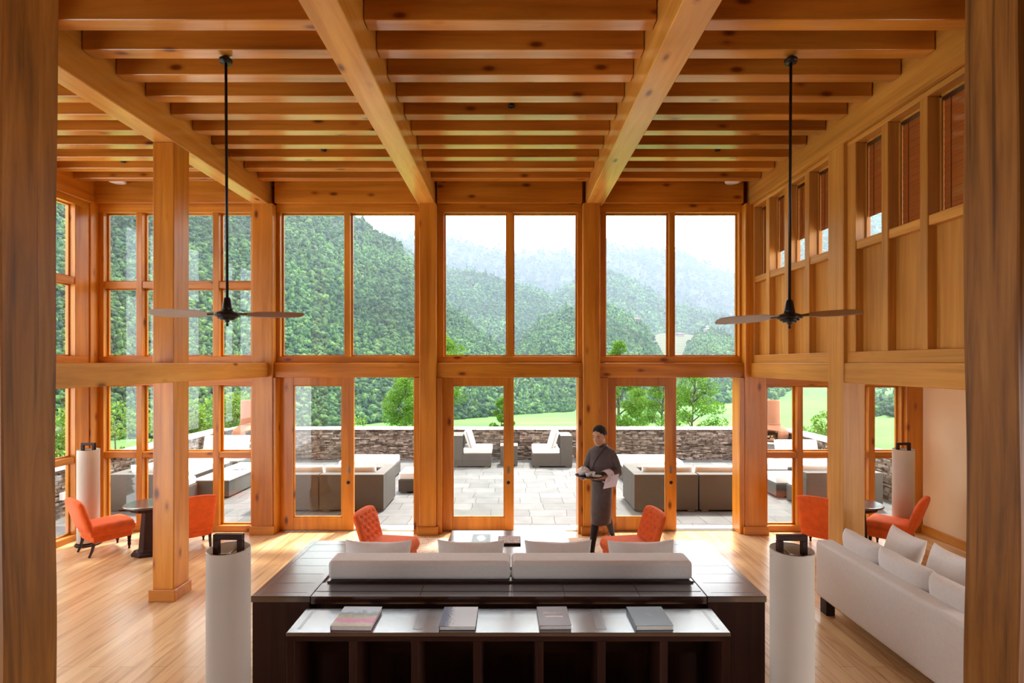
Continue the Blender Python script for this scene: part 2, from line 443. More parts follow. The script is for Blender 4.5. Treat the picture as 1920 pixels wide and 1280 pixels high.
def rug_mat():
    m, t, b = newmat('rug_pattern')
    tc = N(t, 'TexCoord'); n = N(t, 'TexNoise'); n.inputs['Scale'].default_value = 2.0; n.inputs['Detail'].default_value = 2; n.inputs['Distortion'].default_value = 2.5
    t.links.new(tc.outputs['Object'], n.inputs['Vector'])
    r = ramp(t, [(.30, (.62,.50,.38)), (.43, (.60,.48,.36)), (.46, (.72,.22,.09)), (.50, (.70,.60,.48)), (.56, (.58,.46,.34)), (.60, (.74,.34,.16)), (.64, (.64,.54,.42)), (.8, (.60,.50,.38))])
    t.links.new(n.outputs[0], r.inputs[0]); t.links.new(r.outputs[0], b.inputs['Base Color']); b.inputs['Roughness'].default_value = .95
    return m
M['rug'] = rug_mat()
def blind_mat():
    m, t, b = newmat('bamboo_blind')
    tc = N(t, 'TexCoord'); w_ = N(t, 'TexWave'); w_.bands_direction = 'Z'; w_.inputs['Scale'].default_value = 22; w_.inputs['Distortion'].default_value = .4
    t.links.new(tc.outputs['Object'], w_.inputs['Vector'])
    r = ramp(t, [(.1, (.20, .075, .02)), (.6, (.50, .22, .06))]); t.links.new(w_.outputs[0], r.inputs[0]); t.links.new(r.outputs[0], b.inputs['Base Color'])
    b.inputs['Roughness'].default_value = .6
    o = t.nodes['Material Output']; tl = N(t, 'BsdfTranslucent'); t.links.new(r.outputs[0], tl.inputs[0]); mx = N(t, 'MixShader'); mx.inputs[0].default_value = .55
    t.links.new(b.outputs[0], mx.inputs[1]); t.links.new(tl.outputs[0], mx.inputs[2]); t.links.new(mx.outputs[0], o.inputs[0])
    return m
M['blind'] = blind_mat()

# ------------------------------------------------------------------ room shell
YW = 8.28           # inner face of the window wall
mb = MB().box(-6.6, 6.5, -2.5, 8.40, -.06, 0)
tag(mb.build('floor', M['floor']), 'honey-coloured plank floor of the lounge', kind='structure')
mb = MB().box(-6.7, 6.6, -2.5, 9.3, 5.58, 5.66)
tag(mb.build('ceiling', M['pineX']), kind='structure')

# unseen dark enclosure added behind the viewer to keep back light off the ceiling
tag(MB().box(-6.7, 6.6, -2.65, -2.5, 0, 5.6).build('wall_back_light_block', M['dark']), kind='structure')  # added out of view to shut off light from behind; dark to cut bounce
tag(MB().box(-3.4, 3.75, -2.5, .55, .88, 1.0).build('light_block_slab', M['dark']), kind='structure')  # invented slab out of view, screens floor bounce from the joists
tag(MB().box(3.75, 3.9, -2.5, 3.2, 2.62, 5.6).build('wall_gallery_light_block', M['darkY']), kind='structure')  # added out of view to block side light on the right
tag(MB().box(-6.62, -6.47, -2.5, 3.0, 2.62, 5.6).build('wall_left_light_block', M['darkY']), kind='structure')  # added out of view to block side light on the left
# joists --------------------------------------------------------
ORD = ['first','second','third','fourth','fifth','sixth','seventh','eighth','ninth','tenth','eleventh','twelfth','thirteenth','fourteenth']
bays = [('left side bay', -6.42, -3.955), ('left fan bay', -3.70, -1.435), ('middle bay', -1.16, 1.15), ('right fan bay', 1.425, 3.66)]
JN = [10, 12, 12, 12]
for bi, (bn, x0, x1) in enumerate(bays):
    proto = None
    for k in range(JN[bi]):
        yf = 7.94-.4*k
        lab = 'pine ceiling joist in the %s, %s row from the window wall' % (bn, ORD[k])
        if proto is None:
            proto = base_mesh(MB().box(x0, x1, yf-.14, yf, 5.32, 5.585), 'ceiling_joist', M['joistX'], lab, 'joist', 'ceiling joists', bevel=.006)
        else:
            c = proto.copy(); c.location = (proto.location.x, yf-.07, 5.32); COL.objects.link(c); c['label'] = lab
# main beams
def beam(x0, x1, y0, y1, z0, z1, label, ax='Y', mat='beam', name='ceiling_beam', cat='beam', **k):
    return base_mesh(MB().box(x0, x1, y0, y1, z0, z1), name, M[mat+ax], label, cat, bevel=.008, **k)
beam(-3.945, -3.71, -1, 8.30, 5.05, 5.58, 'big ceiling beam carried by the free-standing left post')
beam(-1.43, -1.165, -1, 8.30, 5.05, 5.58, 'big ceiling beam on the left of the middle bay')
beam(1.155, 1.42, -1, 8.30, 5.05, 5.58, 'big ceiling beam on the right of the middle bay')
beam(3.67, 3.92, 2.2, 8.30, 5.06, 5.58, 'wall beam along the top of the panelled gallery wall', mat='panel')
base_mesh(MB().box(3.64, 3.68, 2.2, 8.16, 5.035, 5.075), 'moulding', M['panelY'], 'thin moulding under the top beam of the gallery wall', 'moulding')
beam(-6.62, -6.40, 3.0, 8.30, 5.06, 5.58, 'wall beam along the top of the left side windows', mat='pine')
beam(-3.945, -3.71, 3.0, 8.16, 2.405, 2.62, 'pale mid-height beam crossing behind the free-standing left post', name='mid_beam')
beam(3.67, 3.92, 3.0, 8.16, 2.40, 2.62, 'mid-height beam under the panelled gallery wall', mat='panel', name='mid_beam')
beam(-6.62, -6.42, 3.0, 8.30, 2.40, 2.62, 'mid-height beam between the left side windows', name='mid_beam', mat='pine')

# columns -------------------------------------------------------
def column(x0, x1, y0, y1, z1, label, mat='pineZ', basep=.03, bh=.13, wob=0, group=None, z0=0):
    t = empty('timber_column', ((x0+x1)/2, (y0+y1)/2, z0), 0, label, 'column', group)
    cx, cy_ = (x0+x1)/2, (y0+y1)/2
    mb = MB()
    if wob:
        nz = 40; vs_ = []
        for i in range(nz+1):
            z = z1*i/nz
            d = [noise.noise(Vector((q*7.3+x0, 1.7, z*.7)))*wob for q in range(4)]
            vs_ += [(x0-cx+d[0], y0-cy_+d[1], z), (x1-cx+d[2], y0-cy_+d[1], z), (x1-cx+d[2], y1-cy_+d[3], z), (x0-cx+d[0], y1-cy_+d[3], z)]
        fs = []
        for i in range(nz):
            for k in range(4):
                k2 = (k+1) % 4
                fs.append((i*4+k, i*4+k2, i*4+4+k2, i*4+4+k))
        fs += [(3,2,1,0), tuple(nz*4+k for k in range(4))]
        mb.add(vs_, fs)
    else:
        mb.box(x0-cx, x1-cx, y0-cy_, y1-cy_, 0, z1-z0)
    mb.build('post', M[mat], t, bevel=.008)
    if basep:
        MB().box(x0-cx-basep, x1-cx+basep, y0-cy_-basep, y1-cy_, 0, bh).build('base_moulding', M['pineX'], t, bevel=.006)
    return t
column(-3.945, -3.71, 5.87, 6.15, 5.05, 'free-standing honey pine post on the left, standing on the open floor', wob=.006)
column(3.655, 3.90, 5.87, 6.15, 5.06, 'pine post on the right in line with the gallery wall, behind the white sofa', mat='panelZ')
column(-3.40, -2.905, 3.05, 3.42, 5.05, 'weathered brown post at the left edge of the view', mat='weathered', basep=0, wob=.02)
column(2.90, 3.245, 3.05, 3.42, 5.05, 'weathered brown post at the right edge of the view', mat='weathered', basep=0, wob=.02)
column(-3.955, -3.64, 8.14, 8.46, 5.06, 'pine post where the left alcove meets the window wall')
column(-1.395, -1.14, 8.12, 8.46, 5.06, 'window-wall post left of the middle glazed bay')
column(1.10, 1.36, 8.12, 8.46, 5.06, 'window-wall post behind the walking person')
column(3.58, 3.90, 8.14, 8.46, 5.06, 'pine post where the gallery wall meets the window wall')
column(-6.62, -6.40, 8.12, 8.46, 5.06, 'pine post in the far left corner of the alcove', basep=0)

# front wall rails ---------------------------------------------
tn = [0]
def trim(mb, mat, **k):
    tn[0] += 1
    return tag(mb.build('trim_%d' % tn[0], M[mat], **k), kind='structure')
trim(MB().box(-6.62, 6.5, 8.36, 8.44, 5.05, 5.58), 'pineX')
spans = [(-6.40, -3.955), (-3.64, -1.395), (-1.14, 1.10), (1.36, 3.58)]
for x0, x1 in spans:
    trim(MB().box(x0, x1, 8.20, 8.44, 5.08, 5.56), 'pineX', bevel=.006)          # header
    trim(MB().box(x0, x1, 8.20, 8.44, 2.395, 2.62), 'pineX', bevel=.006)         # mid rail
trim(MB().box(3.90, 6.35, 8.20, 8.44, 2.27, 2.62), 'pineX', bevel=.006)
trim(MB().box(6.10, 6.36, 8.22, 8.44, 0, 2.27), 'pineZ', bevel=.006)

wn_ = [0]
def window(x0, x1, z0, z1, openings, rails=(), y0=YW, y1=8.43, side=None):
    """frame between x0..x1, z0..z1 with openings [(xa,xb)] and rail cuts; rails = z intervals filled"""
    wn_[0] += 1
    t = empty('window_%d' % wn_[0], ((x0+x1)/2, y0, z0), kind='structure')
    def P(mbx, a0, a1, c0, c1, d0, d1):
        if side is None: mbx.box(a0, a1, c0, c1, d0, d1)
        else: mbx.box(side-(c1-y0), side-(c0-y0), a0, a1, d0, d1)
    if side is not None: t.location = (side, (x0+x1)/2, z0)
    o = t.location
    mb = MB(); edge = [x0]
    zin0, zin1 = openings[0][2], openings[0][3]
    xs = sorted((a, b) for a, b, _, _ in openings)
    def piece(nm, mt, *a_):
        q_ = MB(); P(q_, *a_); f = q_.build(nm, M[mt], t, bevel=.004); f.location = -o
    hm_ = 'pineX' if side is None else 'pineY'
    piece('mullion', 'pineZ', x0, xs[0][0], y0, y1, zin0, zin1)
    for i in range(len(xs)-1): piece('mullion', 'pineZ', xs[i][1], xs[i+1][0], y0, y1, zin0, zin1)
    piece('mullion', 'pineZ', xs[-1][1], x1, y0, y1, zin0, zin1)
    piece('frame_rail', hm_, x0, x1, y0, y1, z0, zin0); piece('frame_rail', hm_, x0, x1, y0, y1, zin1, z1)
    for a, b in xs:
        for r0, r1 in rails: piece('glazing_bar', hm_, a, b, y0+.01, y1, r0, r1)
    # slim inner sash beads, one set for each pane
    sb = MB()
    cuts = [zin0] + [q for r in rails for q in r] + [zin1]
    for a, b in xs:
        for i in range(0, len(cuts), 2):
            c0, c1 = cuts[i], cuts[i+1]; e = .022
            ya, yb = y0+.085, y0+.12
            P(sb, a, a+e, ya, yb, c0, c1); P(sb, b-e, b, ya, yb, c0, c1); P(sb, a+e, b-e, ya, yb, c0, c0+e); P(sb, a+e, b-e, ya, yb, c1-e, c1)
            g = MB(); P(g, a+e*.5, b-e*.5, y0+.1, y0+.106, c0+e*.5, c1-e*.5)
            gp = g.build('pane', M['glass'], t); gp.location = -o
    s_ = sb.build('sash', M['pineZ'], t); s_.location = -o
    return t
U0, U1 = 2.719, 4.957
def ups(l): return [(a, b, U0, U1) for a, b in l]
window(-3.64, -1.395, 2.62, 5.08, ups([(-3.585, -2.59), (-2.50, -1.49)]))
window(-1.14, 1.10, 2.62, 5.08, ups([(-1.043, -.058), (.033, 1.035)]))
window(1.36, 3.58, 2.62, 5.08, ups([(1.474, 2.46), (2.55, 3.545)]))
LA = [(-6.326, -5.82), (-5.73, -5.225), (-5.13, -4.63), (-4.537, -4.04)]
window(-6.40, -3.955, 2.62, 5.08, ups(LA), rails=[(3.78, 3.885)])
window(-6.40, -3.955, 0, 2.395, [(a, b, .09, 2.27) for a, b in LA], rails=[(1.145, 1.235)])
RA = [(3.985, 4.446), (4.537, 5.0), (5.09, 5.556), (5.655, 6.06)]
window(3.90, 6.10, 0, 2.27, [(a, b, .09, 2.255) for a, b in RA], rails=[(1.145, 1.235)])
LS = [(5.55, 6.55), (6.66, 7.86)]
window(5.30, 8.12, 2.62, 5.08, ups(LS), rails=[(3.78, 3.885)], side=-6.42)
window(5.30, 8.12, 0, 2.395, [(a, b, .09, 2.27) for a, b in LS], rails=[(1.145, 1.235)], side=-6.42)
window(3.0, 5.28, 2.62, 5.08, ups([(3.3, 4.1), (4.2, 5.1)]), rails=[(3.78, 3.885)], side=-6.42)
window(3.0, 5.28, 0, 2.395, [(a, b, .09, 2.27) for a, b in [(3.3, 4.1), (4.2, 5.1)]], rails=[(1.145, 1.235)], side=-6.42)

# door jambs + sliding leaves -----------------------------------
doors = [(-3.60, -2.45, -3.39, -2.635, -3.64, -1.49, -1.395, 'left'), (-1.06, .045, -.91, -.10, -1.14, 1.03, 1.10, 'middle'), (1.485, 2.58, 1.626, 2.42, 1.36, 3.50, 3.58, 'right')]
for i, (a, b, ga, gb, j0, j1, j2, nm) in enumerate(doors):
    t = empty('door_%d' % (i+1), ((a+b)/2, 8.34, 0), kind='structure')
    o = t.location.copy()
    mb = MB(); y0, y1 = 8.31, 8.365
    mb.box(a, ga, y0, y1, .012, 2.395); mb.box(gb, b, y0, y1, .012, 2.395); mb.box(ga, gb, y0, y1, .012, .21); mb.box(ga, gb, y0, y1, 2.27, 2.395)
    e = .016
    mb.box(ga, ga+e, y0+.012, y1-.01, .21, 2.27); mb.box(gb-e, gb, y0+.012, y1-.01, .21, 2.27); mb.box(ga, gb, y0+.012, y1-.01, .21, .21+e); mb.box(ga, gb, y0+.012, y1-.01, 2.27-e, 2.27)
    f = mb.build('door_leaf', M['pineZ'], t, bevel=.004); f.location = -o
    g = MB().box(ga+.008, gb-.008, 8.335, 8.341, .218, 2.262).build('pane', M['glass'], t); g.location = -o
    hx = b-.085
    h = MB().box(hx-.014, hx+.014, 8.300, 8.311, .90, 1.01).box(hx-.006, hx+.006, 8.294, 8.301, .915, .995).build('door_handle', M['steel'], t); h.location = -o
    k = MB(); k.M = Matrix.Translation((hx, 8.311, .755)) @ Matrix.Rotation(PI/2, 4, 'X')
    k.lathe([(.026, 0), (.026, .006), (.018, .010), (.010, .011)], n=20)
    k = k.build('door_lock', M['metal'], t, smooth=False); k.location = -o
    trim(MB().box(j0, a, 8.16, 8.44, 0, 2.395), 'pineZ', bevel=.006)
    trim(MB().box(j1, j2, 8.16, 8.44, 0, 2.395), 'pineZ', bevel=.006)
    trim(MB().box(j0, j2, 8.31, 8.42, -.004, .010), 'steel')

# left plinth under alcove windows is in the frame; outer walls
mb = MB().box(6.35, 6.50, 2.4, 8.44, 0, 2.62)
tag(mb.build('wall_right', M['plaster']), 'cream plaster wall of the right alcove', kind='structure')
tag(MB().box(6.325, 6.35, 2.4, 8.22, 0, .13).build('baseboard_right', M['beamY'], bevel=.004), kind='structure')
tag(MB().box(3.92, 6.5, 2.4, 8.30, 2.46, 2.60).build('ceiling_alcove', M['plaster']), kind='structure')

# gallery wall (panelling with blinds) ---------------------------
GX = 3.70
mull = [(7.64, 7.74), (7.12, 7.22), (6.62, 6.72)]
gaps1 = [(7.74, 8.12), (7.22, 7.64), (6.72, 7.12), (6.19, 6.62)]
gaps2 = [(5.33, 5.73), (4.83, 5.24), (4.33, 4.74), (3.82, 4.24), (3.32, 3.73)]
mb = MB(); gz = MB()
def gfill(y0, y1, z0, z1, x0=GX, x1=GX+.17): mb.box(x0, x1, y0, y1, z0, z1)
for lo, hi, gp in ((6.15, 8.14, gaps1), (3.2, 5.87, gaps2)):
    gs = sorted(gp); edges = [lo]+[q for g in gs for q in g]+[hi]
    for i in range(0, len(edges), 2):
        if edges[i+1]-edges[i] > .002: gz.box(GX, GX+.17, edges[i], edges[i+1], 2.74, 4.99)
    gfill(lo, hi, 4.99, 5.06); gfill(lo, hi, 2.62, 2.74)
    for a, b in gs:
        mb.box(GX+.01, GX+.17, a, b, 3.84, 3.93)
tag(gz.build('wall_gallery_posts', M['panelZ'], bevel=.005), kind='structure')
tag(mb.build('wall_gallery', M['panelY'], bevel=.005), 'honey pine panelled gallery wall frame', kind='structure')
mb = MB()
for a, b in gaps1+gaps2: mb.box(GX+.085, GX+.11, a, b, 2.74, 3.84)
tag(mb.build('wall_gallery_panels', M['panelZ']), kind='structure')
allg = [(a, b, 1) for a, b in gaps1]+[(a, b, 2) for a, b in gaps2]
# blinds: bottom heights as in the photo
bb = [3.95, 4.20, 4.25, 4.25, 4.18, 3.95, 3.95, 3.95, 3.95]
where = ['nearest the window wall', 'second from the window wall', 'third from the window wall', 'just before the tall post', 'just past the tall post toward the viewer', 'second past the tall post toward the viewer', 'third past the tall post toward the viewer', 'fourth past the tall post', 'fifth past the tall post']
bl0 = None
for i, (a, b, k) in enumerate(allg):
    if i > 6: break
    wn_[0] += 1
    t = empty('window_%d' % wn_[0], (GX+.1, (a+b)/2, 3.93), kind='structure'); o = t.location.copy()
    g = MB().box(GX+.115, GX+.121, a, b, 3.93, 4.99).build('pane', M['glass'], t); g.location = -o
    mbb = MB(); e = .02
    mbb.box(GX+.11, GX+.13, a, a+e, 3.93, 4.99).box(GX+.11, GX+.13, b-e, b, 3.93, 4.99).box(GX+.11, GX+.13, a, b, 3.93, 3.93+e).box(GX+.11, GX+.13, a, b, 4.97, 4.99)
    g = mbb.build('window_frame', M['panelZ'], t); g.location = -o
    r = empty('bamboo_blind', (GX+.145, (a+b)/2, bb[i]), 0, 'bamboo blind in the gallery window %s' % where[i], 'blind', 'bamboo blinds in the gallery windows')
    hh = 4.94-bb[i]; ww = b-a
    nsl = int(hh/.032); sl = MB()
    for q in range(nsl):
        z = q*hh/nsl
        sl.box(-.004+.002*(q % 2), .004+.002*(q % 2), -ww/2+.01, ww/2-.01, z+.002, z+hh/nsl)
    sl.build('blind_slats', M['blind'], r)
    MB().box(-.022, .02, -ww/2+.005, ww/2-.005, hh, hh+.05).build('head_rail', M['darkY'], r)
    cd = MB()
    for s in (-.28, .28): cd.box(-.008, -.005, s*ww-.003, s*ww+.003, .0, hh)
    cd.build('cord', M['darkZ'], r)
# outer skin of gallery so daylight comes in only through the windows
mb = MB()
mb.box(GX+.17, GX+.20, 3.2, 8.44, 2.62, 3.90); mb.box(GX+.17, GX+.20, 3.2, 8.44, 5.0, 5.56)
tag(mb.build('wall_gallery_back', M['panelZ']), kind='structure')

# ceiling fittings
def smoke(x, y, z, label):
    o = MB().lathe([(.03, 0), (.045, .01), (.045, .03), (.03, .035)], n=20)
    base_mesh(o.add([], []), 'smoke_detector', M['metal'], label, 'smoke detector')
    ob = COL.objects[-1]; return ob
for (x, y, z, l) in [(0.005, 5.86, 5.44, 'small dark detector on a joist in the middle ceiling bay'), (-5.36, 7.45, 5.44, 'small dark detector in the ceiling of the left side bay'), (-2.45, 7.06, 5.44, 'small dark detector in the ceiling right of the left fan rod'), (2.7, 7.05, 5.44, 'small dark detector in the ceiling of the right bay')]:
    p = MB().lathe([(.022, -.035), (.034, -.03), (.036, -.008), (.03, 0)], n=20).build('smoke_detector', M['metal'], smooth=True)
    p.location = (x, y-.085, z-.02); tag(p, l, 'smoke detector', 'smoke detectors')
    p.rotation_euler = (0, 0, 0)
for (x, l) in [(3.36, 'round white ceiling disc in the corner by the gallery wall'), (-5.95, 'round white ceiling disc in the far left ceiling corner')]:
    p = MB().lathe([(.10, -.05), (.15, -.035), (.16, -.01), (.15, 0)], n=32).build('ceiling_disc', M['plastic'], smooth=True)
    p.scale = (.75, .75, .75); p.location = (x, 8.068, 5.375); tag(p, l, 'ceiling speaker', 'round white ceiling discs')
    q = MB().box(-.02, .02, -.02, .02, 0, .145).build('bracket', M['plastic'], p)

# ------------------------------------------------------------------ ceiling fans
def fan(x, y, z, tilt, label, dirs):
    t = empty('ceiling_fan', (x, y, z), 0, label, 'ceiling fan', 'black ceiling fans on long rods')
    MB().tube([(0, 0, .12), (-.012 if x < 0 else .012, 0, 5.32-z)], .012, n=12).build('rod', M['metal'], t, smooth=True)
    MB().lathe([(.05, 0), (.055, .03), (.02, .06)], c=(-.012 if x < 0 else .012, 0, 5.32-z-.06), n=24).build('ceiling_rose', M['metal'], t, smooth=True)
    MB().lathe([(.047, .03), (.042, .06), (.030, .135), (.022, .15)], n=28).build('motor_cap', M['metal'], t, smooth=True)
    MB().lathe([(.03, -.052), (.055, -.050), (.058, -.038), (.075, -.036), (.080, -.022), (.100, -.016), (.106, 0), (.102, .012), (.07, .026), (.05, .034)], n=36).build('motor_housing', M['metal'], t, smooth=False)
    MB().lathe([(.004, -.105), (.011, -.098), (.012, -.085), (.006, -.075), (.018, -.06), (.024, -.05)], n=16).build('finial', M['metal'], t, smooth=True)
    for a in dirs:
        c, s = math.cos(a), math.sin(a)
        bm = MB(); sect = []
        xs = [.09, .16, .24, .40, .56, .64, .66]; ws = [.022, .028, .062, .072, .066, .05, .02]
        vs_ = []; fs = []
        for r_, w_ in zip(xs, ws):
            tw = math.radians(24); zt = tilt*math.copysign(1, c)*r_
            for (u, v) in ((-1, -.003), (1, -.003), (1, .003), (-1, .003)):
                yy = u*w_*math.cos(tw); zz = u*w_*math.sin(tw)+v+zt
                vs_.append((r_*c-yy*s, r_*s+yy*c, zz+.005))
        for i in range(len(xs)-1):
            for k in range(4):
                k2 = (k+1) % 4; fs.append((i*4+k, i*4+k2, i*4+4+k2, i*4+4+k))
        fs += [(3,2,1,0), tuple((len(xs)-1)*4+k for k in range(4))]
        bm.add(vs_, fs)
        b = bm.build('blade', M['blade'], t)
        br = MB().tube([(.05*c, .05*s, .004), (.17*c, .17*s, .004+tilt*math.copysign(1, c)*.17)], .010, n=8).build('blade_bracket', M['metal'], b)
    return t
fan(-2.50, 4.70, 3.045, -.01, 'black ceiling fan on a long rod in the left of the room', [math.radians(4), math.radians(184)])
fan(2.455, 4.70, 3.025, .07, 'black ceiling fan on a long rod in front of the gallery wall', [math.radians(2), math.radians(182)])

# ------------------------------------------------------------------ platform + sofa in it
def platform():
    z = .76
    t = empty('sofa_surround', (0, 4.9, 0), 0, 'dark wood U-shaped surround wrapping the white middle sofa', 'wooden surround')
    def P(name, mb, mat, **k):
        o = mb.build(name, M[mat], t, **k); o.location = (0, -4.9, 0); return o
    P('side_top', MB().box(-2.075, -1.60, 4.25, 5.585, z-.05, z), 'dark', bevel=.004)
    P('side_top', MB().box(1.565, 2.04, 4.25, 5.585, z-.05, z), 'dark', bevel=.004)
    P('rear_top', MB().box(-1.598, 1.563, 4.25, 4.52, z-.065, z-.002), 'dark', bevel=.004)
    P('side_cabinet', MB().box(-2.065, -1.61, 4.262, 5.57, 0, z-.05), 'darkZ')
    P('side_cabinet', MB().box(1.575, 2.03, 4.262, 5.57, 0, z-.05), 'darkZ')
    P('rear_ledge', MB().box(-1.555, 1.545, 4.515, 4.60, z-.1, z+.013), 'dark')
    P('back_panel', MB().box(-1.61, 1.575, 4.34, 4.50, 0, z-.065), 'darkZ')
    for s, x0, x1 in ((-1, -2.075, -1.60), (1, 1.565, 2.04)):
        e = x0+.05 if s < 0 else x1-.05
        P('inlay_line', MB().box(e-.003, e+.003, 4.27, 5.57, z, z+.0012), 'strip')
        for k in range(7):
            yy = 4.32+k*.19
            P('inlay_line', MB().box(x0+.055, x1-.055, yy-.0015, yy+.0015, z, z+.001), 'strip')
    g = MB()
    for x in (-.73, .43, 1.03): g.box(x-.002, x+.002, 4.255, 4.5, z-.002, z)
    g.box(-1.59, 1.55, 4.345, 4.349, z-.002, z)
    P('joint_lines', g, 'darkZ')
    return t
platform()

def cushion_box(name, x0, x1, y0, y1, z0, z1, mat, parent, off, r=.035, seg=4):
    o = MB().box(x0, x1, y0, y1, z0, z1).build(name, M[mat], parent, bevel=r, seg=seg, wn=True); o.location = (-off[0], -off[1], -off[2]); return o

def sofa_mid():
    off = (0, 4.95, 0)
    t = empty('sofa', off, 0, 'long white sofa facing the windows inside the dark wood surround', 'sofa')
    cushion_box('back_cushion', -1.555, -.006, 4.525, 4.76, .775, .935, 'white', t, off)
    cushion_box('back_cushion', .006, 1.545, 4.525, 4.76, .775, .935, 'white', t, off)
    cushion_box('backrest', -1.50, 1.50, 4.61, 4.74, .12, .775, 'white', t, off, .01, 2)
    cushion_box('arm', -1.60, -1.53, 4.53, 5.56, .1, .745, 'white', t, off, .015, 3)
    cushion_box('arm', 1.50, 1.56, 4.53, 5.56, .1, .745, 'white', t, off, .015, 3)
    cushion_box('seat_cushion', -1.525, -.006, 4.745, 5.52, .28, .45, 'white', t, off)
    cushion_box('seat_cushion', .006, 1.495, 4.745, 5.52, .28, .45, 'white', t, off)
    cushion_box('seat_base', -1.525, 1.495, 4.745, 5.50, .10, .28, 'white', t, off, .01, 2)
    for x in (-1.45, 1.42):
        for y in (4.82, 5.42):
            l = MB().box(x-.03, x+.03, y-.03, y+.03, 0, .1).build('leg', M['darkZ'], t); l.location = (0, -4.95, 0)
    return t
sofa_mid()

def pillow(loc, W, H, T, lean, rz, label, group, seed, mat='pillow'):
    rr = random.Random(seed)
    ph = rr.random()*10
    def dm(u, v):
        return .016*noise.noise(Vector((u*3+ph, v*3, ph)))+.012*noise.noise(Vector((u*7+ph, v*5, 3)))+.022*max(0, v-.5)*math.sin(u*15+ph)
    def fn(x, y, z):
        # corners pull out, edges pinch in
        u = x/(W/2); v = z/(H/2)
        x *= 1-.07*(1-abs(v)**2); z *= 1-.09*(1-abs(u)**2)
        y += .01*math.sin(u*6+ph)*(abs(v)**3)
        return (x, y, z+H/2)
    o = MB().slab(W, H, T, 36, 28, 2.6, fn, dm).build('scatter_pillow', M[mat], smooth=True)
    o.location = loc; o.rotation_euler = (lean, 0, rz)
    return tag(o, label, 'pillow', group)
lb = ['leftmost of the four white pillows on the middle sofa, in front of the orange chair', 'second white pillow from the left on the middle sofa', 'third white pillow from the left on the middle sofa', 'rightmost of the four white pillows on the middle sofa']
for i, x in enumerate((-1.24, -.375, .44, 1.215)):
    pillow((x, 4.93, .45), .63, .52, .17, math.radians(-6), (i-1.5)*.02, lb[i], 'white pillows on the middle sofa', i)

# rug
base_mesh(MB().box(-1.95, 1.95, 5.6, 7.95, 0, .012), 'rug', M['rug'], 'pale rug with orange swirls under the coffee table', 'rug')

# console with books --------------------------------------------
def console():
    z = .70; y0, y1 = 3.795, 4.17
    t = empty('console_table', (0, 3.98, 0), 0, 'long dark wood console table in the foreground carrying four books', 'console table')
    def P(name, mb, mat, **k):
        o = mb.build(name, M[mat], t, **k); o.location = (0, -3.98, 0); return o
    P('table_top', MB().box(-1.60, 1.565, y0, y1, z-.028, z), 'dark', bevel=.003)
    P('apron', MB().box(-1.60, 1.565, y0+.002, y0+.035, z-.062, z-.028), 'darkF')
    for k in range(8):
        x = -1.598+k*(1.561+1.598-.057)/7
        P('leg', MB().box(x, x+.057, y0+.004, y1-.01, 0, z-.062 if k not in (0, 7) else z-.028), 'darkZ', bevel=.003)
    P('back_rail', MB().box(-1.54, 1.50, y1-.04, y1-.02, .375, .56), 'darkF')
    for x in (-.675, .655): P('inlay_bar', MB().box(x-.035, x+.035, y0+.05, y1-.03, z, z+.0012), 'strip')
    for x in (-1.53, 1.49): P('inlay_bar', MB().box(x-.012, x+.012, y0+.05, y1-.03, z, z+.001), 'strip')
console()

def text_mesh(s, size, mat, parent, loc, rot, name='cover_title'):
    cu = bpy.data.curves.new(name, 'FONT'); cu.body = s; cu.size = size; cu.align_x = 'CENTER'; cu.align_y = 'CENTER'; cu.extrude = .0004; cu.offset = size*.012
    tmp = bpy.data.objects.new(name+'_src', cu); COL.objects.link(tmp)
    bpy.context.view_layer.update()
    me = bpy.data.meshes.new_from_object(tmp.evaluated_get(bpy.context.evaluated_depsgraph_get()))
    bpy.data.objects.remove(tmp)
    o = bpy.data.objects.new(name, me); COL.objects.link(o); me.materials.clear(); me.materials.append(mat)
    o.parent = parent; o.location = loc; o.rotation_euler = rot
    return o

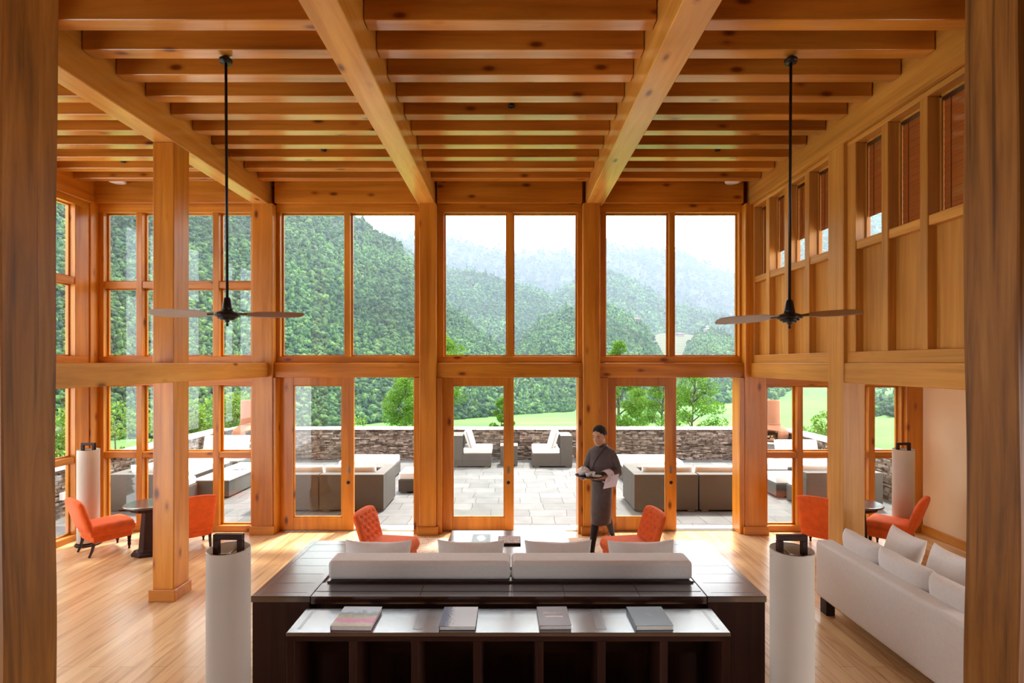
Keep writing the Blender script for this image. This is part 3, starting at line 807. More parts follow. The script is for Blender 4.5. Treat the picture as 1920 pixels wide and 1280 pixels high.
def cover_mat(name, kind):
    m, t, b = newmat(name)
    b.inputs['Roughness'].default_value = .28
    tc = N(t, 'TexCoord')
    if kind == 'picture':
        sp = N(t, 'SeparateXYZ'); t.links.new(tc.outputs['Generated'], sp.inputs[0])
        n = N(t, 'TexNoise'); n.inputs['Scale'].default_value = 6; n.inputs['Detail'].default_value = 5; t.links.new(tc.outputs['Generated'], n.inputs['Vector'])
        ad = N(t, 'Math', operation='MULTIPLY_ADD'); ad.inputs[1].default_value = .5; t.links.new(n.outputs[0], ad.inputs[0]); t.links.new(sp.outputs[1], ad.inputs[2])
        r = ramp(t, [(.22, (.42,.36,.20)), (.38, (.55,.48,.30)), (.48, (.62,.06,.24)), (.62, (.66,.10,.30)), (.68, (.45,.44,.20)), (.85, (.18,.20,.14)), (.95, (.30,.40,.50)), (1.0, (.55,.66,.80))])
        t.links.new(ad.outputs[0], r.inputs[0]); t.links.new(r.outputs[0], b.inputs['Base Color'])
    elif kind == 'speckle':
        sp = N(t, 'SeparateXYZ'); t.links.new(tc.outputs['Generated'], sp.inputs[0])
        v = N(t, 'TexVoronoi'); v.inputs['Scale'].default_value = 45; t.links.new(tc.outputs['Generated'], v.inputs['Vector'])
        g = N(t, 'Math', operation='MULTIPLY_ADD'); g.inputs[1].default_value = 2.6; g.inputs[2].default_value = -.15
        t.links.new(sp.outputs[0], g.inputs[0])
        lt = N(t, 'Math', operation='LESS_THAN'); t.links.new(g.outputs[0], lt.inputs[0]); t.links.new(v.outputs['Distance'], lt.inputs[1])
        c = mixc(t, (.62,.68,.72), (.05,.06,.16), f=lt.outputs[0]); t.links.new(c, b.inputs['Base Color'])
    elif kind == 'figure':
        v = N(t, 'TexNoise'); v.inputs['Scale'].default_value = 3.0; v.inputs['Distortion'].default_value = 1.5; t.links.new(tc.outputs['Generated'], v.inputs['Vector'])
        gr = N(t, 'TexGradient', gradient_type='SPHERICAL'); mp = N(t, 'Mapping'); mp.inputs['Location'].default_value = (-.5*2.6, -.5*2.0, 0); mp.inputs['Scale'].default_value = (2.6, 2.0, 0)
        t.links.new(tc.outputs['Generated'], mp.inputs[0]); t.links.new(mp.outputs[0], gr.inputs[0])
        mu = N(t, 'Math', operation='MULTIPLY'); t.links.new(gr.outputs[1], mu.inputs[0]); t.links.new(v.outputs[0], mu.inputs[1])
        r = ramp(t, [(.15, (.07,.09,.11)), (.19, (.75,.8,.85))]); t.links.new(mu.outputs[0], r.inputs[0]); t.links.new(r.outputs[0], b.inputs['Base Color'])
    return m
def book(x, y, z, W, D, T, rz, cover, label, group, page='paper', thick=.003, bcol=None):
    t = empty('book', (x, y, z), rz, label, 'book', group)
    MB().box(-W/2, W/2, -D/2, D/2, T-thick, T).build('front_cover', cover, t, bevel=.001)
    MB().box(-W/2, W/2, -D/2, D/2, 0, thick).build('back_cover', bcol or cover, t, bevel=.001)
    MB().box(-W/2, -W/2+.004, -D/2, D/2, thick, T-thick).build('spine', bcol or cover, t)
    MB().box(-W/2+.004, W/2-.005, -D/2+.005, D/2-.005, thick, T-thick).build('pages', M[page], t)
    return t
c1 = cover_mat('picture_cover', 'picture'); c2 = cover_mat('speckle_cover', 'speckle'); c5 = cover_mat('figure_cover', 'figure')
c3 = plain('mauve_cover', (.20,.135,.155), .3, .03, 5); c4 = plain('slate_cover', (.085,.11,.155), .3, .03, 5); navy = plain('navy_edge', (.03,.03,.08), .4)
magenta = plain('magenta_edge', (.30,.04,.13), .4)
pl = plain('white_print', (.85,.83,.85), .5, .01)
book(-1.145, 3.975, .70, .295, .31, .034, math.radians(-1), c1, 'book with a pink and grey picture cover, leftmost on the console', 'books on the console table', bcol=magenta)
book(-.385, 3.98, .70, .262, .31, .030, 0, c2, 'pale book with a dark speckled left edge, second from left on the console', 'books on the console table', bcol=navy)
b3 = book(.318, 3.985, .70, .232, .30, .032, math.radians(1), c3, 'mauve book with a white title, third from left on the console', 'books on the console table')
text_mesh('Bhutan', .052, pl, b3, (0, .045, .0325), (0, 0, 0))
MB().box(-.068, .068, -.027, -.002, .032, .0326).build('title_bar', pl, b3)
b4 = book(1.03, 3.975, .70, .272, .30, .036, math.radians(1), c4, 'dark slate book with a small curled emblem, rightmost on the console', 'books on the console table')
pts = [(-.020, -.006), (-.012, .010), (.004, .012), (.010, .002), (.002, -.008), (-.008, -.004), (.0, -.012), (.016, -.014), (.026, -.008)]
MB().tube([(a, b+.02, .0362) for a, b in pts], .0011, n=6).build('emblem', pl, b4)

# coffee table ---------------------------------------------------
def coffee():
    x0, x1, y0, y1, z = -.785, .725, 5.80, 7.07, .40
    t = empty('coffee_table', (0, 6.4, 0), 0, 'large square dark coffee table on the rug between the orange chairs', 'coffee table')
    def P(name, mb, mat, **k):
        o = mb.build(name, M[mat], t, **k); o.location = (0, -6.4, 0); return o
    P('table_top', MB().box(x0, x1, y0, y1, z-.05, z), 'dark', bevel=.004)
    P('lower_shelf', MB().box(x0+.06, x1-.06, y0+.06, y1-.06, .09, .12), 'dark')
    for x in (x0+.02, x1-.10):
        for y in (y0+.02, y1-.10):
            P('leg', MB().box(x, x+.08, y, y+.08, .012, z-.05), 'darkZ', bevel=.003)
coffee()
book(-.375, 6.69, .40, .225, .32, .022, 0, c5, 'black book with a white figure on its cover, on the coffee table', None, bcol=navy)
t = empty('game_box', (-.02, 6.63, .40), 0, 'small brown box with rows of pale pieces on the coffee table', 'game board')
MB().box(-.14, .14, -.14, .14, 0, .022).build('tray', M['darkZ'], t, bevel=.002)
MB().box(-.13, .13, -.13, .13, .022, .026).build('board', plain('tan_board', (.40,.20,.12), .5), t)
tok = MB()
for i in range(10):
    for j in range(4):
        tok.lathe([(.008, 0), (.010, .004), (.006, .008)], c=(-.115+i*.0255, -.10+j*.066, .026), n=8)
tok.build('pieces', M['china'], t)['kind'] = 'stuff'

# ------------------------------------------------------------------ floor lamps
def lamp(x, y, label, first=None):
    if first is not None:
        c = dup(first); c.location = (x, y, 0); c['label'] = label; return c
    t = empty('floor_lamp', (x, y, 0), 0, label, 'floor lamp', 'tall white cylinder lamps')
    MB().lathe([(.155, 0), (.16, .006), (.16, .022), (.15, .03)], n=40).build('base', M['darkZ'], t)
    s = MB(); n = 48
    R_ = .135
    vs_ = []; fs = []
    for (r, z) in [(R_, .05), (R_, 1.37), (R_-.003, 1.37), (R_-.003, .05)]:
        for k in range(n):
            a = 2*PI*k/n; vs_.append((r*math.cos(a), r*math.sin(a), z))
    for i in range(4):
        for k in range(n):
            k2 = (k+1) % n; j = (i+1) % 4
            fs.append((i*n+k, i*n+k2, j*n+k2, j*n+k))
    s.add(vs_, fs); sh = s.build('lamp_shade', M['shade'], t)
    sh.data.polygons.foreach_set('use_smooth', [True]*len(sh.data.polygons)); sh.modifiers.new('es', 'EDGE_SPLIT')
    rim = MB(); rim.tube([((R_-.001)*math.cos(2*PI*k/n), (R_-.001)*math.sin(2*PI*k/n), 1.37) for k in range(n+1)], .0025, n=6, cap=False)
    rim.build('rim', M['steel'], sh)
    h = MB(); h.box(-.098, -.063, -.02, .02, .03, 1.43); h.box(.063, .098, -.02, .02, .03, 1.43); h.box(-.098, .098, -.02, .02, 1.43, 1.467)
    h.build('handle', M['darkZ'], t, bevel=.003)
    MB().box(-.135, .135, -.004, .004, 1.325, 1.333).box(-.004, .004, -.134, .134, 1.325, 1.333).build('spider', M['steel'], t)
    MB().lathe([(.018, 1.16), (.03, 1.19), (.032, 1.22), (.02, 1.26), (.014, 1.29), (.014, 1.335)], n=16).build('bulb', M['china'], t, smooth=True)
    return t
L0 = lamp(-1.905, 3.60, 'tall white cylinder lamp in the foreground, left of the dark surround')
lamp(1.885, 3.58, 'tall white cylinder lamp in the foreground, right of the dark surround', L0)
lamp(-6.10, 7.70, 'white cylinder lamp in the far left corner behind the orange chair', L0)
lamp(5.68, 7.72, 'white cylinder lamp in the right alcove by the cream wall', L0)

# ------------------------------------------------------------------ orange chairs (face +Y locally)
def make_chair(tuft=True):
    t = empty('slipper_chair', (0, 0, 0), 0, '', 'chair')
    # seat
    s = MB().slab(.54, .56, .20, 30, 30, 16, lambda x, y, z: (x*(1-.06*(z/.28 < 0)*abs(z/.28)), z+.02, .335+y*(1.0 if y > 0 else .8)+(.018 if y > 0 else 0)*(1-(x/.27)**2)))
    s.build('seat', M['orange'], t, smooth=True)
    MB().box(-.25, .25, -.23, .27, .19, .285).build('seat_frame', M['orange'], t, bevel=.02, seg=3, wn=True)
    rows, cols = 5, 4
    buttons = []
    for j in range(rows):
        v = -.35+j*.27
        k = cols if j % 2 == 0 else cols-1
        for i in range(k):
            u = (i-(k-1)/2)*.42
            buttons.append((u, v))
    def dm(u, v):
        d = 0
        for bu, bv in buttons:
            r2 = ((u-bu)/.15)**2+((v-bv)/.11)**2
            d -= .026*math.exp(-r2)
        # diamond creases
        a = (u/.42+(v+.35)/.54+.5) % 1; b = (u/.42-(v+.35)/.54+.5) % 1
        cr_ = min(abs(a-.5) if False else min(a, 1-a), min(b, 1-b))
        if v > -.5: d -= .009*math.exp(-(cr_/.09)**2)
        return d
    def place(x, y, z):
        zz = z+.25
        lean = -.26-.12*(zz/.55)-.02*(zz/.55)**2
        lean = -.245-.27*(zz)-.10*zz*zz
        return (x, y+lean, .34+zz)
    def top(u, v, x, z):
        k = .04*abs(u)**3*max(0, v)
        x2 = x*(1+.03*v)
        return x2, z-k
    MB().slab(.54, .50, .12, 56, 60, 6, place, dm if tuft else None, top).build('backrest', M['orange'], t, smooth=True)
    if tuft:
        for bu, bv in buttons:
            x = bu*.27*(1+.03*bv); z = bv*.25; p = place(x, .06-.024, z)
            o = MB().lathe([(.001, -.008), (.010, -.004), (.011, 0), (.006, .004), (.001, .005)], n=10).build('button', M['orange'], t, smooth=True)
            o.location = p; o.rotation_euler = (math.radians(-75), 0, 0)
    for s_ in (-1, 1):
        MB().lathe([(.012, 0), (.016, .01), (.012, .03), (.020, .05), (.024, .075), (.018, .10), (.027, .115), (.018, .128), (.024, .15), (.028, .20)], c=(s_*.215, .235, 0), n=14).build('leg', M['darkZ'], t, smooth=True)
        MB().tube([(s_*.215, -.27, 0), (s_*.215, -.235, .08), (s_*.215, -.215, .16), (s_*.215, -.21, .22)], [.015, .019, .022, .024], n=4).build('leg', M['darkZ'], t)
    return t
chairs = [((-1.48, 6.58), (.98, -.20), 'orange button-tufted chair left of the coffee table'),
          ((1.45, 6.58), (-.98, -.20), 'orange button-tufted chair right of the coffee table'),
          ((-5.69, 7.48), (.56, .83), 'orange chair seen from the side in the left alcove, beside the lamp'),
          ((-4.56, 7.60), (-.65, .75), 'orange chair seen from behind, partly hidden by the free-standing left post'),
          ((4.42, 7.56), (.65, .75), 'orange chair seen from behind, left of the right alcove post'),
          ((5.36, 7.50), (-.66, .70), 'orange chair seen from the side in the right alcove, by the cream wall')]
ch0 = make_chair()
for i, (p, f, lab) in enumerate(chairs):
    c = ch0 if i == 0 else dup(ch0)
    c.location = (p[0], p[1], .012 if i < 2 else 0); c.rotation_euler.z = math.atan2(f[1], f[0])-PI/2; c.scale = (.93, .93, .95)
    c['label'] = lab; c['group'] = 'orange slipper chairs'

# side tables -----------------------------------------------------
def side_table(x, y, label, first=None):
    if first: c = dup(first); c.location = (x, y, 0); c['label'] = label; return c
    t = empty('side_table', (x, y, 0), 0, label, 'side table', 'round dark side tables')
    MB().lathe([(.27, .655), (.305, .665), (.31, .68), (.305, .69), (.29, .692)], n=40).build('table_top', M['dark'], t)
    MB().lathe([(.22, .60), (.24, .63), (.24, .655)], n=8).build('collar', M['darkZ'], t)
    MB().lathe([(.145, .05), (.135, .08), (.095, .60)], n=8).build('pedestal', M['darkZ'], t)
    MB().lathe([(.215, 0), (.22, .01), (.22, .035), (.17, .05)], n=8).build('base', M['darkZ'], t)
    return t
s0 = side_table(-4.98, 7.36, 'round dark side table behind the free-standing left post')
side_table(4.78, 7.36, 'round dark side table half hidden by the right alcove post', s0)

# ------------------------------------------------------------------ right sofa
def sofa_right():
    off = (3.65, 4.8, 0)
    t = empty('sofa', off, 0, 'white sofa along the right side, its back to the room', 'sofa')
    C_ = lambda n, a, r=.03, sg=4, m='white': cushion_box(n, *a, m, t, off, r, sg)
    C_('backrest', (3.25, 3.44, 3.80, 5.70, .15, .74), .035)
    C_('seat_base', (3.43, 4.15, 3.82, 5.68, .15, .36), .02)
    C_('arm', (3.44, 4.17, 5.55, 5.70, .36, .60), .03)
    C_('arm', (3.44, 4.17, 3.80, 3.93, .36, .60), .03)
    ys = [(3.94, 4.40), (4.41, 5.01), (5.02, 5.54)]
    for a, b in ys:
        C_('seat_cushion', (3.60, 4.16, a, b, .362, .50), .035)
        # plump back cushion leaning on the backrest
        ph = a
        def fn(x, y, z, a=a, b=b):
            return (3.515-y+.05*(z/.21)*-.6, (a+b)/2+x, .675+z+.008*math.sin(x*9+ph))
        o = MB().slab(b-a+.02, .44, .20, 26, 22, 4.5, fn, lambda u, v, ph=ph: .006*noise.noise(Vector((u*3, v*3, ph)))).build('back_cushion', M['white'], t, smooth=True)
        o.location = (-off[0], -off[1], 0)
    for (x, y) in ((3.30, 5.58), (4.05, 5.58), (3.30, 3.88), (4.05, 3.88)):
        l = MB().box(x-.035, x+.055, y-.06, y+.05, 0, .15).build('leg', M['dark' if False else 'darkZ'], t, bevel=.003); l.location = (-off[0], -off[1], 0)
sofa_right()
for i, (y, l) in enumerate(((5.28, 'white pillow at the far end of the right-hand sofa'), (4.70, 'middle white pillow on the right-hand sofa'), (4.20, 'white pillow on the right-hand sofa nearest the viewer, cut off by the post'))):
    pillow((3.80, y, .50), .52, .47, .17, math.radians(-16), math.radians(-90+6*(i-1)), l, 'white pillows on the right-hand sofa', 20+i)

#@@PART2
# ------------------------------------------------------------------ terrace
TZ = -.02
tag(MB().box(-9.0, 9.0, 8.62, 14.55, TZ-.2, TZ).build('terrace', M['terrace']), 'pale flagstone terrace outside the window wall', kind='structure')
tag(MB().box(-6.6, 6.5, 8.40, 8.62, TZ-.1, TZ+.015).build('threshold', M['coping']), kind='structure')
tag(MB().box(-6.75, 6.65, 8.40, 9.3, 5.45, 5.58).build('overhang_sun_block', M['pineX']), kind='structure')  # unseen overhang added to keep direct sun out of the room

def stone_wall(p0, p1, z0, z1, th, label, seed):
    """dry stone wall between two ground points: courses of separate rough stones in one wall mesh"""
    rr = random.Random(seed)
    d = Vector((p1[0]-p0[0], p1[1]-p0[1], 0)); L = d.length; d.normalize(); nrm = Vector((d.y, -d.x, 0))
    t = empty('stone_parapet', ((p0[0]+p1[0])/2, (p0[1]+p1[1])/2, z0), 0, label, 'stone wall')
    off = t.location
    mb = MB(); z = z0
    def blk(a, b, c0, c1, d0, d1):
        vs_ = []
        for (s, q, zz) in [(a,d0,c0),(b,d0,c0),(b,d1,c0),(a,d1,c0),(a,d0,c1),(b,d0,c1),(b,d1,c1),(a,d1,c1)]:
            j = .006
            p = Vector((p0[0], p0[1], 0))+d*(s+rr.uniform(-j, j))+nrm*(q+rr.uniform(-j, j)); vs_.append((p.x-off.x, p.y-off.y, zz+rr.uniform(-j, j)*.7-off.z))
        mb.add(vs_, [(3,2,1,0),(4,5,6,7),(0,1,5,4),(1,2,6,5),(2,3,7,6),(3,0,4,7)])
    while z < z1-.01:
        h = min(rr.uniform(.024, .052), z1-z)
        s = -rr.uniform(0, .1)
        while s < L:
            l = rr.uniform(.05, .24)
            blk(s+.003, min(s+l, L)-.003, z+.002, z+h-.002, -th/2, rr.uniform(-.016, .016))
            s += l
        z += h
    mb.build('stone_courses', M['stones'], t)
    ang = math.atan2(d.y, d.x)
    core = MB(); core.M = Matrix.Translation((0, 0, 0)) @ Matrix.Rotation(ang, 4, 'Z')
    core.box(-L/2, L/2, .03, th, 0, z1-z0); core.build('core', M['charred'], t)
    cp = MB(); cp.M = Matrix.Rotation(ang, 4, 'Z')
    s = -L/2
    while s < L/2:
        l = rr.uniform(.5, .9); e = min(s+l, L/2)
        cp.box(s+.004, e-.004, -.045, th+.04, z1-z0, z1-z0+.045+rr.uniform(-.004, .004)); s += l
    cp.build('coping', M['coping'], t, bevel=.006)
    return t
stone_wall((-7.65, 14.5), (7.25, 14.5), TZ, .80, .35, 'long dry-stone parapet with pale coping across the back of the terrace', 1)
stone_wall((-7.65, 6.0), (-7.65, 14.5), TZ, .80, .35, 'dry-stone parapet running away along the left edge of the terrace', 2)
stone_wall((7.25, 14.5), (7.25, 6.6), TZ, .80, .35, 'dry-stone parapet running away along the right edge of the terrace', 3)
base_mesh(MB().box(-7.62, -7.56, 9.0, 9.12, .30, .42), 'wall_light', M['plastic'], 'small pale box light on the left parapet face', 'wall light')

def outdoor(name, x0, x1, y0, y1, back, label, cat, group, back_h=.66, cush=True, side=None, z0=TZ, hs=.30, bt=.20, bch=.76):
    t = empty(name, ((x0+x1)/2, (y0+y1)/2, z0), 0, label, cat, group)
    off = t.location.copy()
    def P(nm, a, m, r=.006, sg=1, wn=False):
        o = MB().box(*a).build(nm, M[m], t, bevel=r, seg=sg, wn=wn); o.location = (-off.x, -off.y, 0); return o
    ix0, ix1, iy0, iy1 = x0, x1, y0, y1
    def panel(sd):
        nonlocal ix0, ix1, iy0, iy1
        if sd == 'S': P('back_panel', (x0, x1, y0, y0+bt, .03, back_h), 'wicker'); iy0 = y0+bt
        if sd == 'N': P('back_panel', (x0, x1, y1-bt, y1, .03, back_h), 'wicker'); iy1 = y1-bt
        if sd == 'W': P('back_panel', (x0, x0+bt, iy0, iy1, .03, back_h), 'wicker'); ix0 = x0+bt
        if sd == 'E': P('back_panel', (x1-bt, x1, iy0, iy1, .03, back_h), 'wicker'); ix1 = x1-bt
    if back: panel(back)
    if side: panel(side)
    P('wicker_base', (ix0, ix1, iy0, iy1, .03, hs), 'wicker')
    if cush:
        P('seat_cushion', (ix0+.01, ix1+.015 if back == 'W' else ix1-.01, iy0+.01, iy1-.01, hs, hs+.15), 'outwhite', .035, 4, True)
        if back:
            mb = MB(); W = (ix1-ix0 if back in 'SN' else iy1-iy0)-.02; H = bch-hs-.13; sgn = {'S': 1, 'N': -1, 'W': 1, 'E': -1}[back]
            def fn(x, y, z):
                lean = .30*(.5*H-z)
                if back in 'SN': return (x+(ix0+ix1)/2-off.x, (iy0 if back == 'S' else iy1)+sgn*(.09+lean)-off.y+y, hs+.14+H/2+z)
                return ((ix0 if back == 'W' else ix1)+sgn*(.09+lean)-off.x+y, x+(iy0+iy1)/2-off.y, hs+.14+H/2+z)
            mb.slab(W, H, .17, 20, 16, 9, fn).build('back_cushion', M['outwhite'], t, smooth=True)
    for fx in (x0+.05, x1-.17):
        for fy in (y0+.03, y1-.09):
            P('foot', (fx, fx+.12, fy, fy+.06, 0, .03), 'steel', 0)
    return t
G1, G2 = 'wicker sofa units of the left seating group', 'wicker sofa units of the right seating group'
outdoor('outdoor_sofa_unit', -3.40, -2.26, 9.46, 10.43, 'S', 'grey wicker sofa unit seen through the left open doorway, end one with a side panel', 'outdoor sofa', G1, side='E')
outdoor('outdoor_sofa_unit', -4.56, -3.42, 9.46, 10.43, 'S', 'grey wicker sofa unit seen through the left glass door', 'outdoor sofa', G1)
outdoor('outdoor_sofa_unit', -7.15, -6.10, 9.46, 10.38, 'S', 'grey wicker sofa unit behind the far left alcove window', 'outdoor sofa', G1, side='W')
outdoor('outdoor_sofa_unit', -7.50, -6.56, 10.45, 12.45, 'W', 'long grey wicker sofa unit along the left parapet', 'outdoor sofa', G1, back_h=.50, bch=.62)
outdoor('outdoor_sofa_unit', -7.55, -6.42, 12.55, 13.45, 'N', 'wicker corner seat with a white back cushion below the left clay fireplace', 'outdoor sofa', G1, back_h=.50, bch=.84)
outdoor('outdoor_daybed', -3.85, -2.65, 11.85, 12.8, None, 'white cushioned wicker daybed behind the left sofa unit', 'daybed', G1)
outdoor('outdoor_ottoman', -2.28, -1.62, 10.8, 11.42, None, 'small white cushioned ottoman beside the left wicker sofa', 'ottoman', G1, hs=.27)
outdoor('outdoor_sofa_unit', 2.19, 3.32, 9.46, 10.43, 'S', 'grey wicker sofa unit beside the walking person, behind the right glass door', 'outdoor sofa', G2, side='W')
outdoor('outdoor_sofa_unit', 3.345, 4.48, 9.46, 10.43, 'S', 'grey wicker sofa unit seen through the right open doorway', 'outdoor sofa', G2)
outdoor('outdoor_sofa_unit', 5.32, 6.70, 9.60, 10.30, 'S', 'grey wicker sofa unit behind the right alcove windows', 'outdoor sofa', G2, side='E')
outdoor('outdoor_ottoman', 5.18, 5.80, 10.42, 11.02, None, 'small white cushioned ottoman outside the right alcove window', 'ottoman', G2, hs=.27)
outdoor('outdoor_sofa_unit', 5.25, 6.05, 11.6, 12.4, None, 'white cushioned wicker seat outside the right alcove window, beyond the ottoman', 'outdoor sofa', G2)
outdoor('outdoor_sofa_unit', 6.20, 7.05, 10.35, 11.7, 'E', 'long grey wicker sofa unit along the right parapet', 'outdoor sofa', G2, back_h=.50, bch=.62)
outdoor('outdoor_sofa_unit', 6.12, 7.12, 11.85, 12.72, 'N', 'wicker corner seat with a white back cushion below the right clay fireplace', 'outdoor sofa', G2, back_h=.50, bch=.84)
outdoor('outdoor_daybed', 2.48, 3.85, 11.85, 12.8, None, 'white cushioned wicker daybed behind the right sofa unit', 'daybed', G2)
outdoor('outdoor_armchair', -1.52, -.50, 13.45, 14.2, 'W', 'grey wicker lounge chair by the back parapet, left one of the facing pair', 'outdoor armchair', 'facing lounge chairs by the parapet', back_h=.80, bt=.30, hs=.34, bch=.90)
outdoor('outdoor_armchair', .54, 1.55, 13.45, 14.2, 'E', 'grey wicker lounge chair by the back parapet, right one of the facing pair', 'outdoor armchair', 'facing lounge chairs by the parapet', back_h=.80, bt=.30, hs=.34, bch=.90)
t = empty('outdoor_side_table', (-.05, 13.85, TZ), 0, 'grey wicker box table between the two lounge chairs by the parapet', 'side table')
MB().box(-.22, .22, -.22, .22, .03, .50).build('wicker_base', M['wicker'], t, bevel=.006)
MB().box(-.225, .225, -.225, .225, .50, .525).build('table_top', M['plinth'], t, bevel=.004)
for a in (-.18, .18):
    for b in (-.18, .18): MB().box(a-.03, a+.03, b-.03, b+.03, 0, .03).build('foot', M['steel'], t)
t = empty('outdoor_coffee_table', (-5.85, 11.3, TZ), 0, 'low grey wicker table with a plate in the left seating group', 'coffee table')
MB().box(-.35, .35, -.9, .9, .03, .34).build('wicker_base', M['wicker'], t, bevel=.006); MB().box(-.36, .36, -.91, .91, .34, .36).build('table_top', M['coping'], t)
base_mesh(MB().lathe([(.08, 0), (.16, .015), (.17, .02), (.10, .012)], c=(-5.85, 11.5, .34), n=28), 'plate', M['china'], 'white plate lying on the low outdoor table on the left', 'plate')

def chiminea(x, y, face, label):
    t = empty('clay_fireplace', (x, y, .585), face, label, 'outdoor fireplace', 'terracotta chimney fireplaces')
    n = 40
    prof = [(.24, 0), (.31, .03), (.36, .10), (.37, .20), (.345, .29), (.27, .36), (.19, .41), (.172, .46), (.170, .70), (.165, .88), (.163, .98), (.165, 1.03), (.16, 1.06)]
    def rad(z):
        for (r0, z0), (r1, z1) in zip(prof, prof[1:]):
            if z0 <= z <= z1: return r0+(r1-r0)*(z-z0)/(z1-z0)
        return prof[-1][0]
    vs_ = []; fs = []
    zz = [i*1.06/53 for i in range(54)]
    def opening(k, z):
        a = ((k+.5)/n*2*PI+PI) % (2*PI)-PI
        return abs(a) < .62 and .06 < z < (.27 if abs(a) > .4 else .31)
    for z in zz:
        r = rad(z)
        for k in range(n):
            a = 2*PI*k/n-PI/2*0; vs_.append((r*math.cos(a), r*math.sin(a), z))
    for i in range(53):
        for k in range(n):
            k2 = (k+1) % n
            if opening(k, (zz[i]+zz[i+1])/2): continue
            fs.append((i*n+k, i*n+k2, (i+1)*n+k2, (i+1)*n+k))
    mb = MB().add(vs_, fs); b = mb.build('body', M['terracotta'], t, smooth=True)
    so = b.modifiers.new('s', 'SOLIDIFY'); so.thickness = .022
    lip = MB(); pth = []
    for q in range(17):
        aa = -.66+1.32*q/16; z = .06 if 0 else (.29+.03*math.cos(aa*2)) ; pth.append(((rad(z)+.015)*math.cos(aa), (rad(z)+.015)*math.sin(aa), z))
    pth = [((rad(.06)+.015)*math.cos(-.66), (rad(.06)+.015)*math.sin(-.66), .05)]+pth+[((rad(.06)+.015)*math.cos(.66), (rad(.06)+.015)*math.sin(.66), .05)]
    pth.append(pth[0])
    lip.tube(pth, .02, n=8, cap=False).build('mouth_rim', M['terracotta'], t, smooth=True)
    ring = MB()
    ring.tube([(.165*math.cos(2*PI*k/24), .185*math.sin(2*PI*k/24), 1.05) for k in range(25)], .001, n=8, cap=False)
    ring.tube([(.178*math.cos(2*PI*k/24), .178*math.sin(2*PI*k/24), .45) for k in range(25)], .012, n=8, cap=False)
    ring.build('neck_ring', M['terracotta'], t, smooth=True)
    MB().lathe([(.29, .03), (.29, .05)], n=24).build('soot_floor', M['charred'], t)
    lg = [(-.10, .0, .075, 0), (.02, .03, .075, .2), (.10, -.03, .08, -.2), (-.03, .0, .13, .1), (.06, .0, .14, -.15)]
    for i, (a, b_, z, r) in enumerate(lg):
        o = MB().tube([(.06, a, z), (.27-.02*i % .03, a+.05*r, z+.005)], [.032, .03], n=8).build('split_log', M['log'], None)
        wl = Matrix.Translation(t.location) @ Matrix.Rotation(face, 4, 'Z')
        o.matrix_world = wl
        tag(o, 'split log %s in the mouth of the %s clay fireplace' % (('at the bottom left', 'at the bottom middle', 'at the bottom right', 'stacked on the upper left', 'stacked on the upper right')[i], 'left' if x < 0 else 'right'), 'log', 'logs in the clay fireplaces')
    p = empty('fireplace_plinth', (x, y, TZ), 0, 'grey block plinth under the %s clay fireplace' % ('left' if x < 0 else 'right'), 'plinth', 'fireplace plinths')
    MB().box(-.32, .32, -.32, .32, 0, .56).build('block', M['plinth'], p, bevel=.01)
    MB().box(-.34, .34, -.34, .34, .56, .60).build('slab', M['coping'], p, bevel=.006)
chiminea(-6.88, 13.93, math.radians(-35), 'terracotta chimney fireplace in the left corner of the terrace')
chiminea(6.84, 13.93, math.radians(-132), 'terracotta chimney fireplace in the right corner of the terrace')

# ------------------------------------------------------------------ land beyond
def interp(x, pts):
    if x <= pts[0][0]: return pts[0][1]
    for (a, b), (c, d) in zip(pts, pts[1:]):
        if x <= c: return b+(d-b)*(x-a)/(c-a)
    return pts[-1][1]
# layers are described by the bearing of each slope (tangent of the angle from the view axis, x1000)
def valley_z(u, Y):
    z = interp(Y, [(14.9, -.6), (22, -2), (50, -6), (115, -13.2), (165, -15), (3000, -15)])
    rise = interp(u, [(490, 0), (560, 6), (640, 0)])
    if Y > 200: z += rise*min(1, (Y-200)/130)
    z += .5*noise.noise(Vector((u*Y*.00003*30, Y*.02, 0)))*min(1, Y/60)
    return z
def grid_mesh(name, f, nu, nv, mat, label, cat='hill'):
    vs_ = []; fs = []
    for j in range(nv+1):
        for i in range(nu+1): vs_.append(f(i/nu, j/nv))
    for j in range(nv):
        for i in range(nu):
            a = j*(nu+1)+i; fs.append((a, a+1, a+nu+2, a+nu+1))
    o = MB().add(vs_, fs).build(name, M[mat], smooth=True)
    return tag(o, label, kind='structure')
YS = [14.95, 18, 25, 35, 50, 70, 90, 110, 130, 150, 170, 190, 215, 250, 300, 360, 430, 520, 700, 1000, 1600, 2600]
def vf(a, b):
    u = -1500+3000*a; k = b*(len(YS)-1); i = min(int(k), len(YS)-2); Y = YS[i]+(YS[i+1]-YS[i])*(k-i)
    return (u/1000*Y, Y, valley_z(u, Y))
grid_mesh('valley_floor', vf, 150, (len(YS)-1)*3, 'field', 'bright green rice fields on the valley floor')

